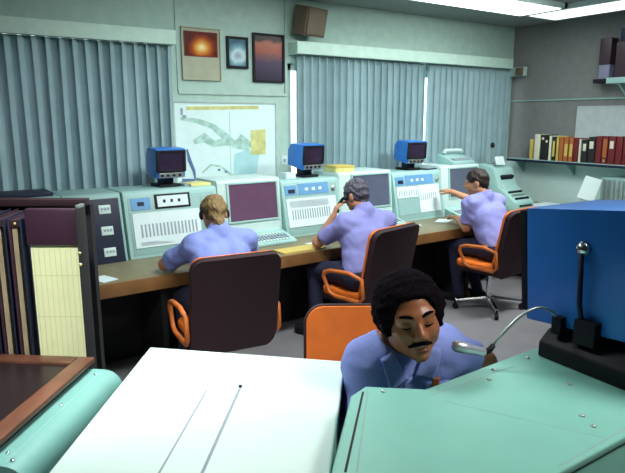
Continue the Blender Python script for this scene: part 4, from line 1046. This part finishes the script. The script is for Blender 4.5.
strip(b, (a0_, b0), (a1_, b0+fw), .02, .042); strip(b, (a0_, b1-fw), (a1_, b1), .02, .042); strip(b, (a0_, b0+fw), (a0_+fw, b1-fw), .02, .042); strip(b, (a1_-fw, b0+fw), (a1_, b1-fw), .02, .042)
b.build('wood_frame', 'brown', o, bevel=.008)
b = MB(); strip(b, (a0_+fw-.004, b0+fw-.004), (a1_-fw+.004, b1-fw+.004), .022, .032); b.build('display_glass', 'display', o)
b = MB(); strip(b, (a0_+.02, b0+.02), (a1_-.02, b1-.02), .0, .02); b.build('under_frame', 'black', o)

# ------------------------------------------------------------------ binder rack with fanned chart binders
rk = Vector((.445, 2.603, 0)); RZ = R(-33.8)
o = empty('binder_rack', rk, RZ, 'dark floor rack holding the fan of chart binders', 'rack')
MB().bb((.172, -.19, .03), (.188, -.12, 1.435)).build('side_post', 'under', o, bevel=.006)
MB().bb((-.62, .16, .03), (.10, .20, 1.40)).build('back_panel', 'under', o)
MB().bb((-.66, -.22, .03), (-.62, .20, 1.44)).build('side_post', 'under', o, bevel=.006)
MB().bb((-.62, -.18, .50), (.172, .16, .53)).build('shelf', 'shell', o, bevel=.003)
MB().bb((-.66, -.19, .0), (.188, .18, .05)).build('base', 'black', o, bevel=.004)
MB().bb((-.62, .10, 1.40), (.10, .16, 1.43)).build('top_rail', 'shell', o, bevel=.003)
for z in (1.26, 1.215): MB().lathe([(.0075, 0), (.006, .005)], (.180, -.191, z), 12, rot=(R(90), 0, 0)).build('rivet', 'brass', o, smooth=True)
MB().bb((.173, -.185, 1.433), (.187, -.125, 1.446)).build('end_cap', 'steel', o, bevel=.003)
Rz = Matrix.Rotation(RZ, 4, 'Z')
# front binder, open page towards the room
q = rk+(Rz @ Vector((.072, -.15, 0)).to_4d()).to_3d()
o = empty('chart_binder', (q.x, q.y, .531), RZ, 'chart binder turned face on with a pale yellow ruled page', 'binder')
MB().bb((-.105, .006, 0), (.100, .03, .895)).build('back_cover', 'purple', o, bevel=.004)
MB().bb((-.097, -.006, .02), (.094, .006, .77)).build('page', 'page', o)
ln = MB()
for k in range(9): ln.bb((-.088+.021*k, -.0068, .05), (-.087+.021*k, -.0055, .74))
for k in range(4): ln.bb((-.095, -.0068, .12+.17*k), (.092, -.0055, .1215+.17*k))
ln.build('page_rules', 'pageline', o)
MB().bb((-.105, -.022, .755), (.100, .010, .90)).build('clamp', 'purple', o, bevel=.012)
# binders seen by their page edges
for k in range(6):
    q = rk+(Rz @ Vector((-.078-.072*k, -.02, 0)).to_4d()).to_3d()
    lb = ['brown edged binder standing next to the open yellow page', 'second binder from the open yellow page in the dark rack', 'third binder from the open yellow page in the dark rack', 'fourth binder from the open yellow page in the dark rack',
          'fifth binder from the open yellow page in the dark rack', 'last binder in the dark rack, farthest from the open page'][k]
    o = empty('chart_binder', (q.x, q.y, .531), RZ+R(4+3*k), lb, 'binder', 'chart binders standing in the dark rack')
    for s_ in (-1, 1): MB().bb((s_*.022-.0035, -.16, 0), (s_*.022+.0035, .12, .86)).build('cover', 'purple' if s_ < 0 else 'dark', o, bevel=.001)
    MB().bb((-.016, -.145, .02), (.002, .10, .83)).build('pages', 'tan', o)
    MB().bb((-.018, -.155, .83), (.018, .10, .855)).build('clamp', 'shell', o)
    MB().sph((.0, -.157, .842), .007).build('hook', 'brass', o, smooth=True)
sc.view_settings.view_transform = 'Standard'; sc.view_settings.look = 'None'
sc.view_settings.exposure = 0.; sc.view_settings.gamma = 1.; sc.view_settings.use_curve_mapping = False
sc.cycles.max_bounces = 6; sc.cycles.use_denoising = True
